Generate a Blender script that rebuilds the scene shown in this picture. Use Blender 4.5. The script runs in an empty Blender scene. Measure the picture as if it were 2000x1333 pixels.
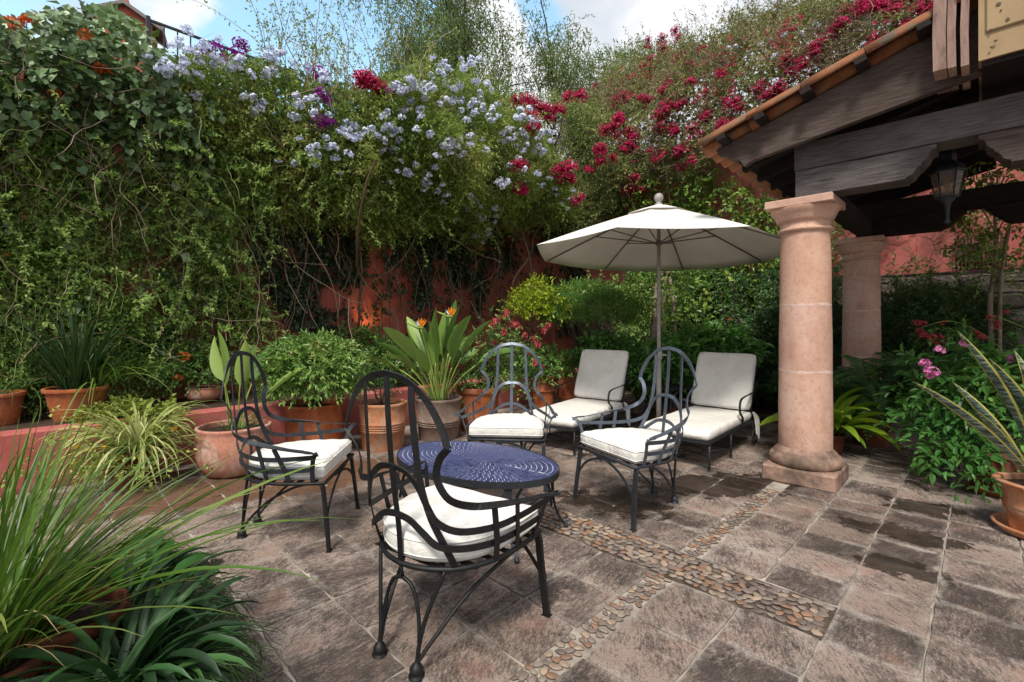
import bpy, math, random
import numpy as np
from mathutils import Vector, Matrix
random.seed(7); rng = np.random.default_rng(11)
S2 = math.sqrt(2.0); PI = math.pi
scene = bpy.context.scene
COL = scene.collection

# ------------------------------------------------------------------ camera, sky, sun, exposure
CAM_H = 1.35; FPX = 922.0; HX, HY = 1000.0, 632.0
cam = bpy.data.cameras.new('camera'); camo = bpy.data.objects.new('camera', cam); COL.objects.link(camo)
camo.location = (0, 0, CAM_H); camo.rotation_euler = (PI/2, 0, 0)
cam.sensor_width = 36; cam.lens = FPX/2000*36; cam.shift_y = -(666.5-HY)/2000; cam.clip_start = 0.02; cam.clip_end = 600
scene.camera = camo
SUN_EL = math.radians(55); SUN_AZ = math.radians(-163)      # azimuth measured from +Y towards +X
world = bpy.data.worlds.new('World'); scene.world = world; world.use_nodes = True
def build_world():
    nt = world.node_tree; nt.nodes.clear(); N = nt.nodes.new; L = nt.links.new
    out = N('ShaderNodeOutputWorld'); bg = N('ShaderNodeBackground'); bg.inputs['Strength'].default_value = 0.13
    sky = N('ShaderNodeTexSky'); sky.sky_type = 'NISHITA'; sky.sun_disc = False
    sky.sun_elevation = SUN_EL; sky.sun_rotation = SUN_AZ; sky.altitude = 1800; sky.air_density = 1.3; sky.dust_density = 1.2; sky.ozone_density = 1.5
    tint = N('ShaderNodeMix'); tint.data_type = 'RGBA'; tint.blend_type = 'MULTIPLY'; tint.inputs[0].default_value = 1
    tint.inputs[7].default_value = (1.25, 1.3, 1.05, 1); L(sky.outputs[0], tint.inputs[6])
    tc = N('ShaderNodeTexCoord')
    mp = N('ShaderNodeMapping'); mp.inputs['Scale'].default_value = (1, 1, 1.5); mp.inputs['Location'].default_value = (2.1, .3, .7)
    L(tc.outputs['Generated'], mp.inputs[0])
    n1 = N('ShaderNodeTexNoise'); n1.inputs['Scale'].default_value = 3.2; n1.inputs['Detail'].default_value = 9; n1.inputs['Roughness'].default_value = .55
    n2 = N('ShaderNodeTexNoise'); n2.inputs['Scale'].default_value = 6; n2.inputs['Detail'].default_value = 6; n2.inputs['Distortion'].default_value = .4
    L(mp.outputs[0], n1.inputs[0]); L(mp.outputs[0], n2.inputs[0])
    # openings of blue between the cloud banks
    def gap(px, py, r0, r1):
        d = Vector(((px-HX)/FPX, 1, (HY-py)/FPX)).normalized()
        v = N('ShaderNodeVectorMath'); v.operation = 'DISTANCE'; L(tc.outputs['Generated'], v.inputs[0]); v.inputs[1].default_value = d
        m = N('ShaderNodeMapRange'); m.inputs['From Min'].default_value = r0; m.inputs['From Max'].default_value = r1
        m.inputs['To Min'].default_value = .34; m.inputs['To Max'].default_value = 0; L(v.outputs['Value'], m.inputs['Value']); return m.outputs[0]
    def op(o, a, b):
        m = N('ShaderNodeMath'); m.operation = o
        for i, q in enumerate((a, b)):
            if isinstance(q, (int, float)): m.inputs[i].default_value = q
            else: L(q, m.inputs[i])
        return m.outputs[0]
    g = op('MAXIMUM', gap(700, 30, .10, .27), gap(1050, 10, .02, .12))
    g = op('MAXIMUM', g, gap(-1500, -900, .1, .6)); g = op('MAXIMUM', g, gap(3500, 200, .1, .5))
    c = op('ADD', n1.outputs['Fac'], .10); c = op('SUBTRACT', c, g)
    cf = N('ShaderNodeMapRange'); cf.interpolation_type = 'SMOOTHSTEP'; cf.inputs['From Min'].default_value = .40; cf.inputs['From Max'].default_value = .50; L(c, cf.inputs['Value'])
    cr = N('ShaderNodeValToRGB'); e = cr.color_ramp.elements
    e[0].position = .36; e[0].color = (2.1, 2.27, 2.5, 1); e[1].position = .60; e[1].color = (3.0, 3.05, 3.15, 1)
    L(n2.outputs['Fac'], cr.inputs[0])
    mx = N('ShaderNodeMix'); mx.data_type = 'RGBA'; L(cf.outputs[0], mx.inputs[0]); L(tint.outputs[2], mx.inputs[6]); L(cr.outputs[0], mx.inputs[7])
    L(mx.outputs[2], bg.inputs['Color']); L(bg.outputs[0], out.inputs[0])
build_world()
sl = bpy.data.lights.new('sun', 'SUN'); so = bpy.data.objects.new('sun', sl); COL.objects.link(so)
sl.energy = 1.5; sl.angle = math.radians(11); sl.color = (1, .95, .86)
so.location = (-4, -3, 12)
_sd = Vector((math.sin(SUN_AZ)*math.cos(SUN_EL), math.cos(SUN_AZ)*math.cos(SUN_EL), math.sin(SUN_EL)))
so.rotation_euler = _sd.to_track_quat('Z', 'Y').to_euler()
vs = scene.view_settings; vs.view_transform = 'Standard'; vs.look = 'None'; vs.gamma = 1; vs.use_curve_mapping = False
vs.exposure = 1.42

# ------------------------------------------------------------------ helpers
def uv2xy(u, v): return ((u-v)/S2, (u+v)/S2)
def G(px, py, z=0.0):                       # where a picture point lies on the level plane z
    d = (CAM_H-z)*FPX/(py-HY); return Vector(((px-HX)/FPX*d, d, z))
def D(px, d, z=0.0): return Vector(((px-HX)/FPX*d, d, z))
def Dz(px, py, d): return Vector(((px-HX)/FPX*d, d, CAM_H+(HY-py)/FPX*d))
def proj(P):
    y = np.maximum(P[:, 1], .05); return HX+P[:, 0]/y*FPX, HY-(P[:, 2]-CAM_H)/y*FPX
def inpoly(px, py, poly):
    ins = np.zeros(len(px), bool); n = len(poly); j = n-1
    for i in range(n):
        xi, yi = poly[i]; xj, yj = poly[j]
        c = ((yi > py) != (yj > py)) & (px < (xj-xi)*(py-yi)/((yj-yi) or 1e-9)+xi); ins ^= c; j = i
    return ins
_k = np.random.default_rng(3); _K = _k.normal(size=(10, 3)); _PH = _k.uniform(0, 6.28, 10)
def nz(P, s, o=0.0):                        # smooth noise about -1..1
    r = np.zeros(len(P))
    for i in range(10): r += np.sin((P@_K[i])*s*(1+.25*i)+_PH[i]+o*(i+1))/(1+.15*i)
    return r/3.2
def tag(o, label, cat, group=None, kind=None):
    if label: o['label'] = label
    if cat: o['category'] = cat
    if group: o['group'] = group
    if kind: o['kind'] = kind
    return o
def empty(name, loc, rz=0, label=None, cat=None, group=None):
    o = bpy.data.objects.new(name, None); COL.objects.link(o); o.location = loc; o.rotation_euler = (0, 0, rz); o.empty_display_size = .1
    return tag(o, label, cat, group)
def link(name, me, parent=None, loc=None, rot=None, sc=None):
    o = bpy.data.objects.new(name, me); COL.objects.link(o)
    if parent: o.parent = parent
    if loc is not None: o.location = loc
    if rot is not None: o.rotation_euler = rot
    if sc is not None: o.scale = sc
    return o
def copy_tree(o, parent=None):
    c = o.copy(); COL.objects.link(c); c.parent = parent
    for ch in o.children: copy_tree(ch, c)
    return c
class MB:
    def __init__(s): s.v = []; s.f = []; s.sm = []
    def add(s, vs_, fs, sm=False):
        b = len(s.v); s.v += [tuple(p) for p in vs_]; s.f += [tuple(i+b for i in f) for f in fs]; s.sm += [sm]*len(fs)
    def box(s, c, d, R=None, bev=0.0):
        x, y, z = (q/2 for q in d); c = Vector(c)
        if bev <= 0:
            P = [Vector((sx*x, sy*y, sz*z)) for sx in (-1, 1) for sy in (-1, 1) for sz in (-1, 1)]
            F = [(0, 1, 3, 2), (4, 6, 7, 5), (0, 4, 5, 1), (2, 3, 7, 6), (0, 2, 6, 4), (1, 5, 7, 3)]
        else:
            P = []; b = bev
            for sx in (-1, 1):
                for sy in (-1, 1):
                    for sz in (-1, 1):
                        P += [Vector((sx*x, sy*(y-b), sz*(z-b))), Vector((sx*(x-b), sy*y, sz*(z-b))), Vector((sx*(x-b), sy*(y-b), sz*z))]
            I = lambda a, b_, c_, k: (((a > 0)*4+(b_ > 0)*2+(c_ > 0))*3+k)
            F = []
            for sg in (-1, 1):
                F.append([I(sg, -1, -1, 0), I(sg, -sg, sg, 0), I(sg, 1, 1, 0), I(sg, sg, -sg, 0)] if 0 else [I(sg, -1, -1, 0), I(sg, 1, -1, 0), I(sg, 1, 1, 0), I(sg, -1, 1, 0)])
                F.append([I(-1, sg, -1, 1), I(1, sg, -1, 1), I(1, sg, 1, 1), I(-1, sg, 1, 1)])
                F.append([I(-1, -1, sg, 2), I(1, -1, sg, 2), I(1, 1, sg, 2), I(-1, 1, sg, 2)])
            for a in (-1, 1):
                for b_ in (-1, 1):
                    F.append([I(a, b_, -1, 0), I(a, b_, 1, 0), I(a, b_, 1, 1), I(a, b_, -1, 1)])
                    F.append([I(a, -1, b_, 0), I(a, 1, b_, 0), I(a, 1, b_, 2), I(a, -1, b_, 2)])
                    F.append([I(-1, a, b_, 1), I(1, a, b_, 1), I(1, a, b_, 2), I(-1, a, b_, 2)])
                    for c_ in (-1, 1): F.append([I(a, b_, c_, 0), I(a, b_, c_, 1), I(a, b_, c_, 2)])
        if R is not None: P = [R@p for p in P]
        s.add([p+c for p in P], F)
    def sweep(s, pts, prof, normals=None, closed=False, radii=None, cap=True, sm=True):
        # prof: list of (a, b): a across (binormal), b along the normal
        pts = [Vector(p) for p in pts]; n = len(pts); V = []; k = len(prof)
        nprev = None
        for i, p in enumerate(pts):
            if closed: t = pts[(i+1) % n]-pts[i-1]
            else: t = pts[min(i+1, n-1)]-pts[max(i-1, 0)]
            t = t.normalized() if t.length > 1e-9 else Vector((0, 0, 1))
            if normals is not None: nn = Vector(normals[i])
            elif nprev is not None: nn = nprev
            else: nn = Vector((0, 0, 1)) if abs(t.z) < .9 else Vector((1, 0, 0))
            nn = (nn-t*nn.dot(t)); nn = nn.normalized() if nn.length > 1e-6 else Vector((1, 0, 0)).cross(t).normalized()
            nprev = nn; bn = t.cross(nn); r = radii[i] if radii is not None else 1.0
            V += [p+bn*a*r+nn*b*r for a, b in prof]
        F = []
        for i in range(n if closed else n-1):
            j = (i+1) % n
            for q in range(k): F.append((i*k+q, i*k+(q+1) % k, j*k+(q+1) % k, j*k+q))
        if cap and not closed: F.append(tuple(range(k-1, -1, -1))); F.append(tuple((n-1)*k+q for q in range(k)))
        s.add(V, F, sm)
    def tube(s, pts, r, n=8, closed=False, radii=None):
        s.sweep(pts, [(r*math.cos(a), r*math.sin(a)) for a in (2*PI*i/n for i in range(n))], closed=closed, radii=radii)
    def ribbon(s, pts, normals, w, t):
        s.sweep(pts, [(-w/2, -t/2), (w/2, -t/2), (w/2, t/2), (-w/2, t/2)], normals=normals, sm=False)
    def lathe(s, prof, n=32, c=(0, 0, 0), sm=True, wob=0.0, axisR=None, cap=True):
        V = []; c = Vector(c)
        for j, (r, z) in enumerate(prof):
            for i in range(n):
                a = 2*PI*i/n; rr = r*(1+wob*math.sin(3*a+1)+wob*.6*math.sin(5*a+z*9))
                p = Vector((rr*math.cos(a), rr*math.sin(a), z))
                if axisR is not None: p = axisR@p
                V.append(p+c)
        F = [(j*n+i, j*n+(i+1) % n, (j+1)*n+(i+1) % n, (j+1)*n+i) for j in range(len(prof)-1) for i in range(n)]
        s.add(V, F, sm)
        if cap and prof[0][0] > 1e-4: s.add(V[:n], [tuple(range(n-1, -1, -1))])
        if cap and prof[-1][0] > 1e-4: s.add(V[-n:], [tuple(range(n))])
    def prism(s, poly, z0, z1, M=None):      # poly in (a,b), extruded along c; M maps (a,b,c) to place
        n = len(poly); V = [Vector((a, b, z0)) for a, b in poly]+[Vector((a, b, z1)) for a, b in poly]
        if M is not None: V = [M@p for p in V]
        F = [tuple(range(n-1, -1, -1)), tuple(range(n, 2*n))]+[(i, (i+1) % n, n+(i+1) % n, n+i) for i in range(n)]
        s.add(V, F)
    def mesh(s, name, mat):
        me = bpy.data.meshes.new(name); me.from_pydata(s.v, [], s.f)
        me.polygons.foreach_set('use_smooth', s.sm); me.materials.append(mat); me.update(); return me
    def build(s, name, mat, parent=None, loc=None, rot=None): return link(name, s.mesh(name, mat), parent, loc, rot)
def npmesh(name, V, F, mat, rnd=None, smooth=False):     # V (n,3), F (m,k) all faces of k corners
    me = bpy.data.meshes.new(name); m, k = F.shape
    me.vertices.add(len(V)); me.vertices.foreach_set('co', V.astype(np.float32).ravel())
    me.loops.add(m*k); me.loops.foreach_set('vertex_index', F.astype(np.int32).ravel())
    me.polygons.add(m); me.polygons.foreach_set('loop_start', (np.arange(m)*k).astype(np.int32))
    try: me.polygons.foreach_set('loop_total', np.full(m, k, np.int32))
    except Exception: pass
    me.polygons.foreach_set('use_smooth', np.full(m, smooth, bool))
    me.materials.append(mat)
    if rnd is not None:
        a = me.attributes.new('rnd', 'FLOAT', 'FACE'); a.data.foreach_set('value', rnd.astype(np.float32))
    me.update(); return me
def unit(a): return a/np.maximum(np.linalg.norm(a, axis=1, keepdims=True), 1e-9)
SH = {'d': ([(0, 0, 0), (.42, .5, .10), (1, 0, -.10), (.42, -.5, .10)], [(0, 3, 2), (0, 2, 1)]),
      'o': ([(0, 0, 0), (.3, .5, .10), (.72, .38, .06), (1, 0, -.14), (.72, -.38, .06), (.3, -.5, .10)], [(0, 5, 4), (0, 4, 3), (0, 3, 2), (0, 2, 1)]),
      'h': ([(0, 0, 0), (-.08, .36, .08), (.42, .55, .10), (1, 0, -.12), (.42, -.55, .10), (-.08, -.36, .08)], [(0, 5, 4), (0, 4, 3), (0, 3, 2), (0, 2, 1)]),
      'p': ([(0, 0, 0), (.75, .42, .0), (1, 0, .0), (.75, -.42, .0)], [(0, 3, 2), (0, 2, 1)])}
def leafarr(pos, dr, nr, L, W, shape='d', rnd=None):
    n = len(pos); dr = unit(dr); nr = unit(nr-dr*np.sum(nr*dr, 1, keepdims=True)); sd = np.cross(nr, dr)
    vs_, fs = SH[shape]; k = len(vs_); V = np.zeros((n, k, 3))
    L = np.broadcast_to(L, (n,)); W = np.broadcast_to(W, (n,))
    for i, (a, b, c) in enumerate(vs_): V[:, i] = pos+dr*(a*L)[:, None]+sd*(b*W)[:, None]+nr*(c*L)[:, None]
    F = (np.arange(n)*k)[:, None, None]+np.array(fs)[None]
    if rnd is None: rnd = rng.random(n)
    return V.reshape(-1, 3), F.reshape(-1, 3), np.repeat(rnd, len(fs))
def leafobj(name, parts, mat, parent, kind='stuff'):
    if not isinstance(parts, list): parts = [parts]
    V = []; F = []; R = []; b = 0
    for v, f, r in parts: V.append(v); F.append(f+b); R.append(r); b += len(v)
    o = link(name, npmesh(name, np.concatenate(V), np.concatenate(F), mat, np.concatenate(R)), parent)
    if kind: o['kind'] = kind
    return o
def sprigs(P, Dr, nl, sl_, L, W, droop=.3, side=.8, up=(0, 0, 1), shape='d', jit=.35, clump=None):
    n = len(P); Dr = unit(Dr); sl_ = sl_*rng.uniform(.6, 1.3, n); out = []
    r = rng.normal(size=(n, 3)); sd = unit(np.cross(Dr, r)); base_r = rng.random(n) if clump is None else clump
    pos = []; dr = []; nr = []; ll = []; rr = []
    for k in range(nl):
        t = (k+.6)/nl
        p = P+Dr*(sl_*t)[:, None]; p[:, 2] -= droop*sl_*t*t
        tan = Dr.copy(); tan[:, 2] -= 2*droop*t
        tan = unit(tan); sg = 1 if k % 2 else -1
        d_ = tan*.55+sd*sg*side+rng.normal(size=(n, 3))*jit
        if k == nl-1: d_ = tan+rng.normal(size=(n, 3))*.2
        pos.append(p+rng.normal(size=(n, 3))*.006); dr.append(d_); nr.append(np.array(up)[None]+rng.normal(size=(n, 3))*.45)
        ll.append(L*rng.uniform(.65, 1.25, n)); rr.append(np.clip(base_r*.65+rng.random(n)*.35+.0*t, 0, 1))
    pos = np.concatenate(pos); ll = np.concatenate(ll)
    return leafarr(pos, np.concatenate(dr), np.concatenate(nr), ll, ll*(W/L), shape, np.concatenate(rr))
def polytubes(P, r0, r1, ns=3):             # P (n,k,3) polylines -> thin prisms
    n, k, _ = P.shape; T = np.zeros_like(P); T[:, 1:-1] = P[:, 2:]-P[:, :-2]; T[:, 0] = P[:, 1]-P[:, 0]; T[:, -1] = P[:, -1]-P[:, -2]
    T /= np.maximum(np.linalg.norm(T, axis=2, keepdims=True), 1e-9)
    a = np.array([.3, .2, 1.0])+rng.normal(size=(n, 1, 3))*.3; A = np.cross(T, np.broadcast_to(a, T.shape)); A /= np.maximum(np.linalg.norm(A, axis=2, keepdims=True), 1e-9); B = np.cross(T, A)
    r0 = np.broadcast_to(r0, (n,)); r1 = np.broadcast_to(r1, (n,)); rad = r0[:, None]+(r1-r0)[:, None]*np.linspace(0, 1, k)[None]
    V = np.zeros((n, k, ns, 3))
    for q in range(ns):
        an = 2*PI*q/ns; V[:, :, q] = P+(A*math.cos(an)+B*math.sin(an))*rad[:, :, None]
    i = np.arange(n)[:, None, None]*k*ns; j = np.arange(k-1)[None, :, None]*ns; q = np.arange(ns)[None, None]; q2 = (q+1) % ns
    F = np.stack(np.broadcast_arrays(i+j+q, i+j+q2, i+j+ns+q2, i+j+ns+q), -1).reshape(-1, 4)
    return V.reshape(-1, 3), F, np.repeat(rng.random(n), (k-1)*ns)
def tubeobj(name, P, r0, r1, mat, parent, ns=3, kind='stuff'):
    V, F, R = polytubes(P, r0, r1, ns); o = link(name, npmesh(name, V, F, mat, R, True), parent)
    if kind: o['kind'] = kind
    return o
def wander(P0, D0, k, seg, wob, grav=0.0):
    P = [P0]; d = unit(D0)
    for i in range(k-1):
        d = unit(d+rng.normal(size=d.shape)*wob+np.array([0, 0, -grav])); P.append(P[-1]+d*np.reshape(seg, (-1, 1)))
    return np.stack(P, 1)
def cr(pts, n=8):                            # catmull-rom through points
    pts = [Vector(p) for p in pts]; out = []
    for i in range(len(pts)-1):
        p0 = pts[max(i-1, 0)]; p1 = pts[i]; p2 = pts[i+1]; p3 = pts[min(i+2, len(pts)-1)]
        for j in range(n):
            t = j/n; out.append(.5*((2*p1)+(p2-p0)*t+(2*p0-5*p1+4*p2-p3)*t*t+(3*p1-p0-3*p2+p3)*t**3))
    out.append(pts[-1]); return out

# ------------------------------------------------------------------ materials
def hexc(h):
    h = h.lstrip('#'); r = []
    for i in (0, 2, 4):
        c = int(h[i:i+2], 16)/255; r.append(c/12.92 if c <= .04045 else ((c+.055)/1.055)**2.4)
    return (*r, 1)
class NT:
    def __init__(s, name):
        s.m = bpy.data.materials.new(name); s.m.use_nodes = True; s.t = s.m.node_tree; s.t.nodes.clear()
        s.out = s.n('ShaderNodeOutputMaterial')
    def n(s, k, **kw):
        x = s.t.nodes.new(k)
        for a, b in kw.items(): setattr(x, a, b)
        return x
    def l(s, a, b): s.t.links.new(a, b)
    def set(s, sock, val):
        if hasattr(val, 'is_linked') or hasattr(val, 'links'): s.l(val, sock)
        else: sock.default_value = val
    def noise(s, vec, scale, det=4, rough=.5, dist=0):
        x = s.n('ShaderNodeTexNoise'); x.inputs['Scale'].default_value = scale; x.inputs['Detail'].default_value = det; x.inputs['Roughness'].default_value = rough; x.inputs['Distortion'].default_value = dist
        if vec is not None: s.l(vec, x.inputs['Vector'])
        return x.outputs['Fac']
    def ramp(s, fac, stops, interp='LINEAR'):
        x = s.n('ShaderNodeValToRGB'); s.l(fac, x.inputs[0]); x.color_ramp.interpolation = interp; e = x.color_ramp.elements
        while len(e) < len(stops): e.new(.5)
        for i, (p, c) in enumerate(stops):
            e[i].position = p; e[i].color = c if not isinstance(c, (int, float)) else (c, c, c, 1)
        return x.outputs[0]
    def mix(s, f, a, b, bt='MIX'):
        x = s.n('ShaderNodeMix'); x.data_type = 'RGBA'; x.blend_type = bt; s.set(x.inputs[0], f); s.set(x.inputs[6], a); s.set(x.inputs[7], b); return x.outputs[2]
    def math(s, o, a, b=0.0, clamp=False):
        x = s.n('ShaderNodeMath'); x.operation = o; x.use_clamp = clamp; s.set(x.inputs[0], a); s.set(x.inputs[1], b); return x.outputs[0]
    def mapping(s, vec, sc=(1, 1, 1), rot=(0, 0, 0), loc=(0, 0, 0)):
        x = s.n('ShaderNodeMapping'); s.l(vec, x.inputs[0]); x.inputs['Scale'].default_value = sc; x.inputs['Rotation'].default_value = rot; x.inputs['Location'].default_value = loc; return x.outputs[0]
    def pos(s): return s.n('ShaderNodeNewGeometry').outputs['Position']
    def obj(s): return s.n('ShaderNodeTexCoord').outputs['Object']
    def orand(s): return s.n('ShaderNodeObjectInfo').outputs['Random']
    def bump(s, h, st=.3, d=.01, nrm=None):
        x = s.n('ShaderNodeBump'); x.inputs['Strength'].default_value = st; x.inputs['Distance'].default_value = d; s.l(h, x.inputs['Height'])
        if nrm is not None: s.l(nrm, x.inputs['Normal'])
        return x.outputs[0]
    def bsdf(s, col, rough=.6, metal=0.0, nrm=None, spec=.5, **kw):
        x = s.n('ShaderNodeBsdfPrincipled'); s.set(x.inputs['Base Color'], col); s.set(x.inputs['Roughness'], rough); s.set(x.inputs['Metallic'], metal)
        x.inputs['Specular IOR Level'].default_value = spec
        if nrm is not None: s.l(nrm, x.inputs['Normal'])
        for a, b in kw.items(): x.inputs[a].default_value = b
        return x.outputs[0]
    def done(s, sh): s.l(sh, s.out.inputs[0]); return s.m
def leafmat(name, cols, trans=.3, rough=.45, spec=.4, veins=False):
    t = NT(name); a = t.n('ShaderNodeAttribute'); a.attribute_name = 'rnd'
    n = len(cols); c = t.ramp(a.outputs['Fac'], [(i/(n-1), hexc(q)) for i, q in enumerate(cols)])
    ns = t.noise(t.pos(), 1.3, 3); c = t.mix(t.ramp(ns, [(.35, 0.0), (.7, .45)]), c, hexc(cols[0]), 'MIX')
    b = t.bsdf(c, rough, spec=spec); tr = t.n('ShaderNodeBsdfTranslucent'); c2 = t.mix(.5, c, (.35, .5, .08, 1), 'MIX') if trans > 0 else c
    t.l(c2, tr.inputs[0]); m = t.n('ShaderNodeMixShader'); m.inputs[0].default_value = trans*.6; t.l(b, m.inputs[1]); t.l(tr.outputs[0], m.inputs[2]); return t.done(m.outputs[0])
def blademat(name, c0, c1, c2=None, rough=.4, trans=.25):       # for leaf parts: varies per object
    t = NT(name); r = t.orand(); st = [(0, hexc(c0)), (.75, hexc(c1))]+([(1, hexc(c2))] if c2 else [])
    c = t.ramp(r, st); n = t.noise(t.mapping(t.obj(), (60, 4, 4)), 3, 2); c = t.mix(t.math('MULTIPLY', n, .35), c, hexc(c0), 'MIX')
    b = t.bsdf(c, rough); tr = t.n('ShaderNodeBsdfTranslucent'); t.l(c, tr.inputs[0]); m = t.n('ShaderNodeMixShader'); m.inputs[0].default_value = trans
    t.l(b, m.inputs[1]); t.l(tr.outputs[0], m.inputs[2]); return t.done(m.outputs[0])
def flowermat(name, cols, trans=.25):
    t = NT(name); a = t.n('ShaderNodeAttribute'); a.attribute_name = 'rnd'; n = len(cols)
    c = t.ramp(a.outputs['Fac'], [(i/(n-1), hexc(q)) for i, q in enumerate(cols)]); b = t.bsdf(c, .6, spec=.2)
    tr = t.n('ShaderNodeBsdfTranslucent'); t.l(c, tr.inputs[0]); m = t.n('ShaderNodeMixShader'); m.inputs[0].default_value = trans
    t.l(b, m.inputs[1]); t.l(tr.outputs[0], m.inputs[2]); return t.done(m.outputs[0])
def m_pave(edge=True):
    t = NT('paving_stone'); o = t.obj(); r = t.orand(); P = t.pos()
    vr = t.n('ShaderNodeVectorRotate'); vr.rotation_type = 'Z_AXIS'; t.l(o, vr.inputs['Vector']); t.l(t.math('ADD', t.math('MULTIPLY', r, 1.3), -.95), vr.inputs['Angle'])
    off = t.n('ShaderNodeVectorMath'); off.operation = 'ADD'; t.l(vr.outputs[0], off.inputs[0]); cb = t.n('ShaderNodeCombineXYZ'); t.l(t.math('MULTIPLY', r, 57.0), cb.inputs[0]); t.l(t.math('MULTIPLY', r, 31.0), cb.inputs[1]); t.l(cb.outputs[0], off.inputs[1])
    q = off.outputs[0]
    st = t.noise(t.mapping(q, (4, 15, 4)), 4, 9, .74, .7)          # chiselled face, roughly one way
    st2 = t.noise(t.mapping(q, (16, 40, 16)), 3, 7, .78, .3)
    grit = t.noise(P, 130, 5, .75)
    bl = t.noise(P, 3.4, 8, .68, .4)
    gc = t.n('ShaderNodeTexCoord').outputs['Generated']; sp = t.n('ShaderNodeSeparateXYZ'); t.l(gc, sp.inputs[0])
    ex = t.math('MINIMUM', sp.outputs[0], t.math('SUBTRACT', 1.0, sp.outputs[0])); ey = t.math('MINIMUM', sp.outputs[1], t.math('SUBTRACT', 1.0, sp.outputs[1])); ed = t.math('MINIMUM', ex, ey)
    edn = t.math('ADD', ed, t.math('MULTIPLY', t.math('SUBTRACT', t.noise(P, 8, 8, .75), .5), .60)) if edge else t.math('ADD', bl, .2)
    f = t.math('ADD', t.math('MULTIPLY', st, .48), t.math('MULTIPLY', bl, .56)); f = t.math('ADD', f, t.math('MULTIPLY', t.math('SUBTRACT', r, .5), .13))
    f = t.math('ADD', f, t.math('MULTIPLY', t.math('SUBTRACT', st2, .5), .55))
    light = t.ramp(t.noise(P, 1.1, 4), [(.35, hexc('927f72')), (.55, hexc('a89488')), (.7, hexc('baa99d'))])
    dark = t.ramp(t.noise(P, 6, 6, .7), [(.3, hexc('352e2b')), (.5, hexc('4b413c')), (.72, hexc('68594f'))])
    c = t.mix(t.ramp(f, [(.45, 0.0), (.51, .6), (.60, 1.0)]), light, dark)
    pk = t.ramp(t.noise(P, 3.7, 5), [(.58, 0.0), (.68, .35)]); c = t.mix(pk, c, hexc('a57a69'))
    lime = t.math('MULTIPLY', t.ramp(edn, [(.0, .75), (.03, .35), (.10, 0.0)]), t.ramp(t.noise(P, 2.3, 5, .6), [(.38, .1), (.6, 1.0)])); c = t.mix(lime, c, hexc('b5aa9f'))
    c = t.mix(t.ramp(grit, [(.36, .55), (.5, 0.0)]), c, hexc('332d29')); c = t.mix(t.ramp(grit, [(.58, 0.0), (.7, .35)]), c, hexc('c9beb4'))
    def spot(x, y, sx, sy, rz=0.0, thr=.9, soft=.25, ns=5, amp=2.2):
        mp = t.n('ShaderNodeMapping'); mp.vector_type = 'TEXTURE'; t.l(P, mp.inputs[0]); mp.inputs['Location'].default_value = (x, y, 0); mp.inputs['Rotation'].default_value = (0, 0, rz); mp.inputs['Scale'].default_value = (sx, sy, 1)
        d = t.n('ShaderNodeVectorMath'); d.operation = 'LENGTH'; t.l(mp.outputs[0], d.inputs[0])
        w = t.math('ADD', d.outputs['Value'], t.math('MULTIPLY', t.math('SUBTRACT', t.noise(P, ns, 9, .7, .3), .5), amp))
        x_ = t.n('ShaderNodeMapRange'); x_.inputs['From Min'].default_value = thr; x_.inputs['From Max'].default_value = thr+soft; x_.inputs['To Min'].default_value = 1; x_.inputs['To Max'].default_value = 0; t.l(w, x_.inputs['Value']); return x_.outputs[0]
    br = None
    for a_ in [(-2.0, 3.95, .8, .38, .25), (-1.5, 4.35, .7, .3, .2), (-2.7, 3.6, .5, .35, .6), (-.85, 4.3, .4, .2, .1)]:
        s_ = spot(*a_); br = s_ if br is None else t.math('MAXIMUM', br, s_)
    c = t.mix(t.math('MULTIPLY', br, .85), c, t.ramp(t.noise(P, 30, 5, .7), [(.3, hexc('4a3120')), (.7, hexc('7b5438'))]))
    wet_shade = None  # wet patches; those by the chaises also paint in the parasol's shade
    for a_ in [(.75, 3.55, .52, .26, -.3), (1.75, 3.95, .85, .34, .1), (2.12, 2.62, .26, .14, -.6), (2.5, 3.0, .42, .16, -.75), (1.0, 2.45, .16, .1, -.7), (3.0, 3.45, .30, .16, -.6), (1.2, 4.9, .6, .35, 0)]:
        s_ = spot(*a_, thr=.78, soft=.11, ns=6, amp=3.0); wet_shade = s_ if wet_shade is None else t.math('MAXIMUM', wet_shade, s_)
    c = t.mix(t.math('MULTIPLY', wet_shade, .84), c, t.ramp(t.noise(P, 14, 5), [(.35, hexc('1e1815')), (.7, hexc('40322a'))]))
    rgh = t.mix(wet_shade, t.ramp(grit, [(.3, .9), (.7, .6)]), (.22, .22, .22, 1))
    h = t.math('ADD', t.math('MULTIPLY', st, 1.0), t.math('MULTIPLY', st2, .9)); nb = t.bump(h, .75, .012); nb = t.bump(grit, .5, .003, nb)
    return t.done(t.bsdf(c, rgh, nrm=nb, spec=.4))
def m_simple(name, stops, scale=4, det=5, rough=.7, bump=.2, bscale=30, dist=.01, spec=.4, metal=0.0, objc=False, **kw):
    t = NT(name); P = t.obj() if objc else t.pos(); c = t.ramp(t.noise(P, scale, det, .6), [(a, hexc(b)) for a, b in stops])
    if name == 'cobalt_tile': c = t.mix(t.math('MULTIPLY', t.orand(), .45), c, hexc('5c628e'))
    return t.done(t.bsdf(c, rough, metal, t.bump(t.noise(P, bscale, 5, .65), bump, dist), spec, **kw))
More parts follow.
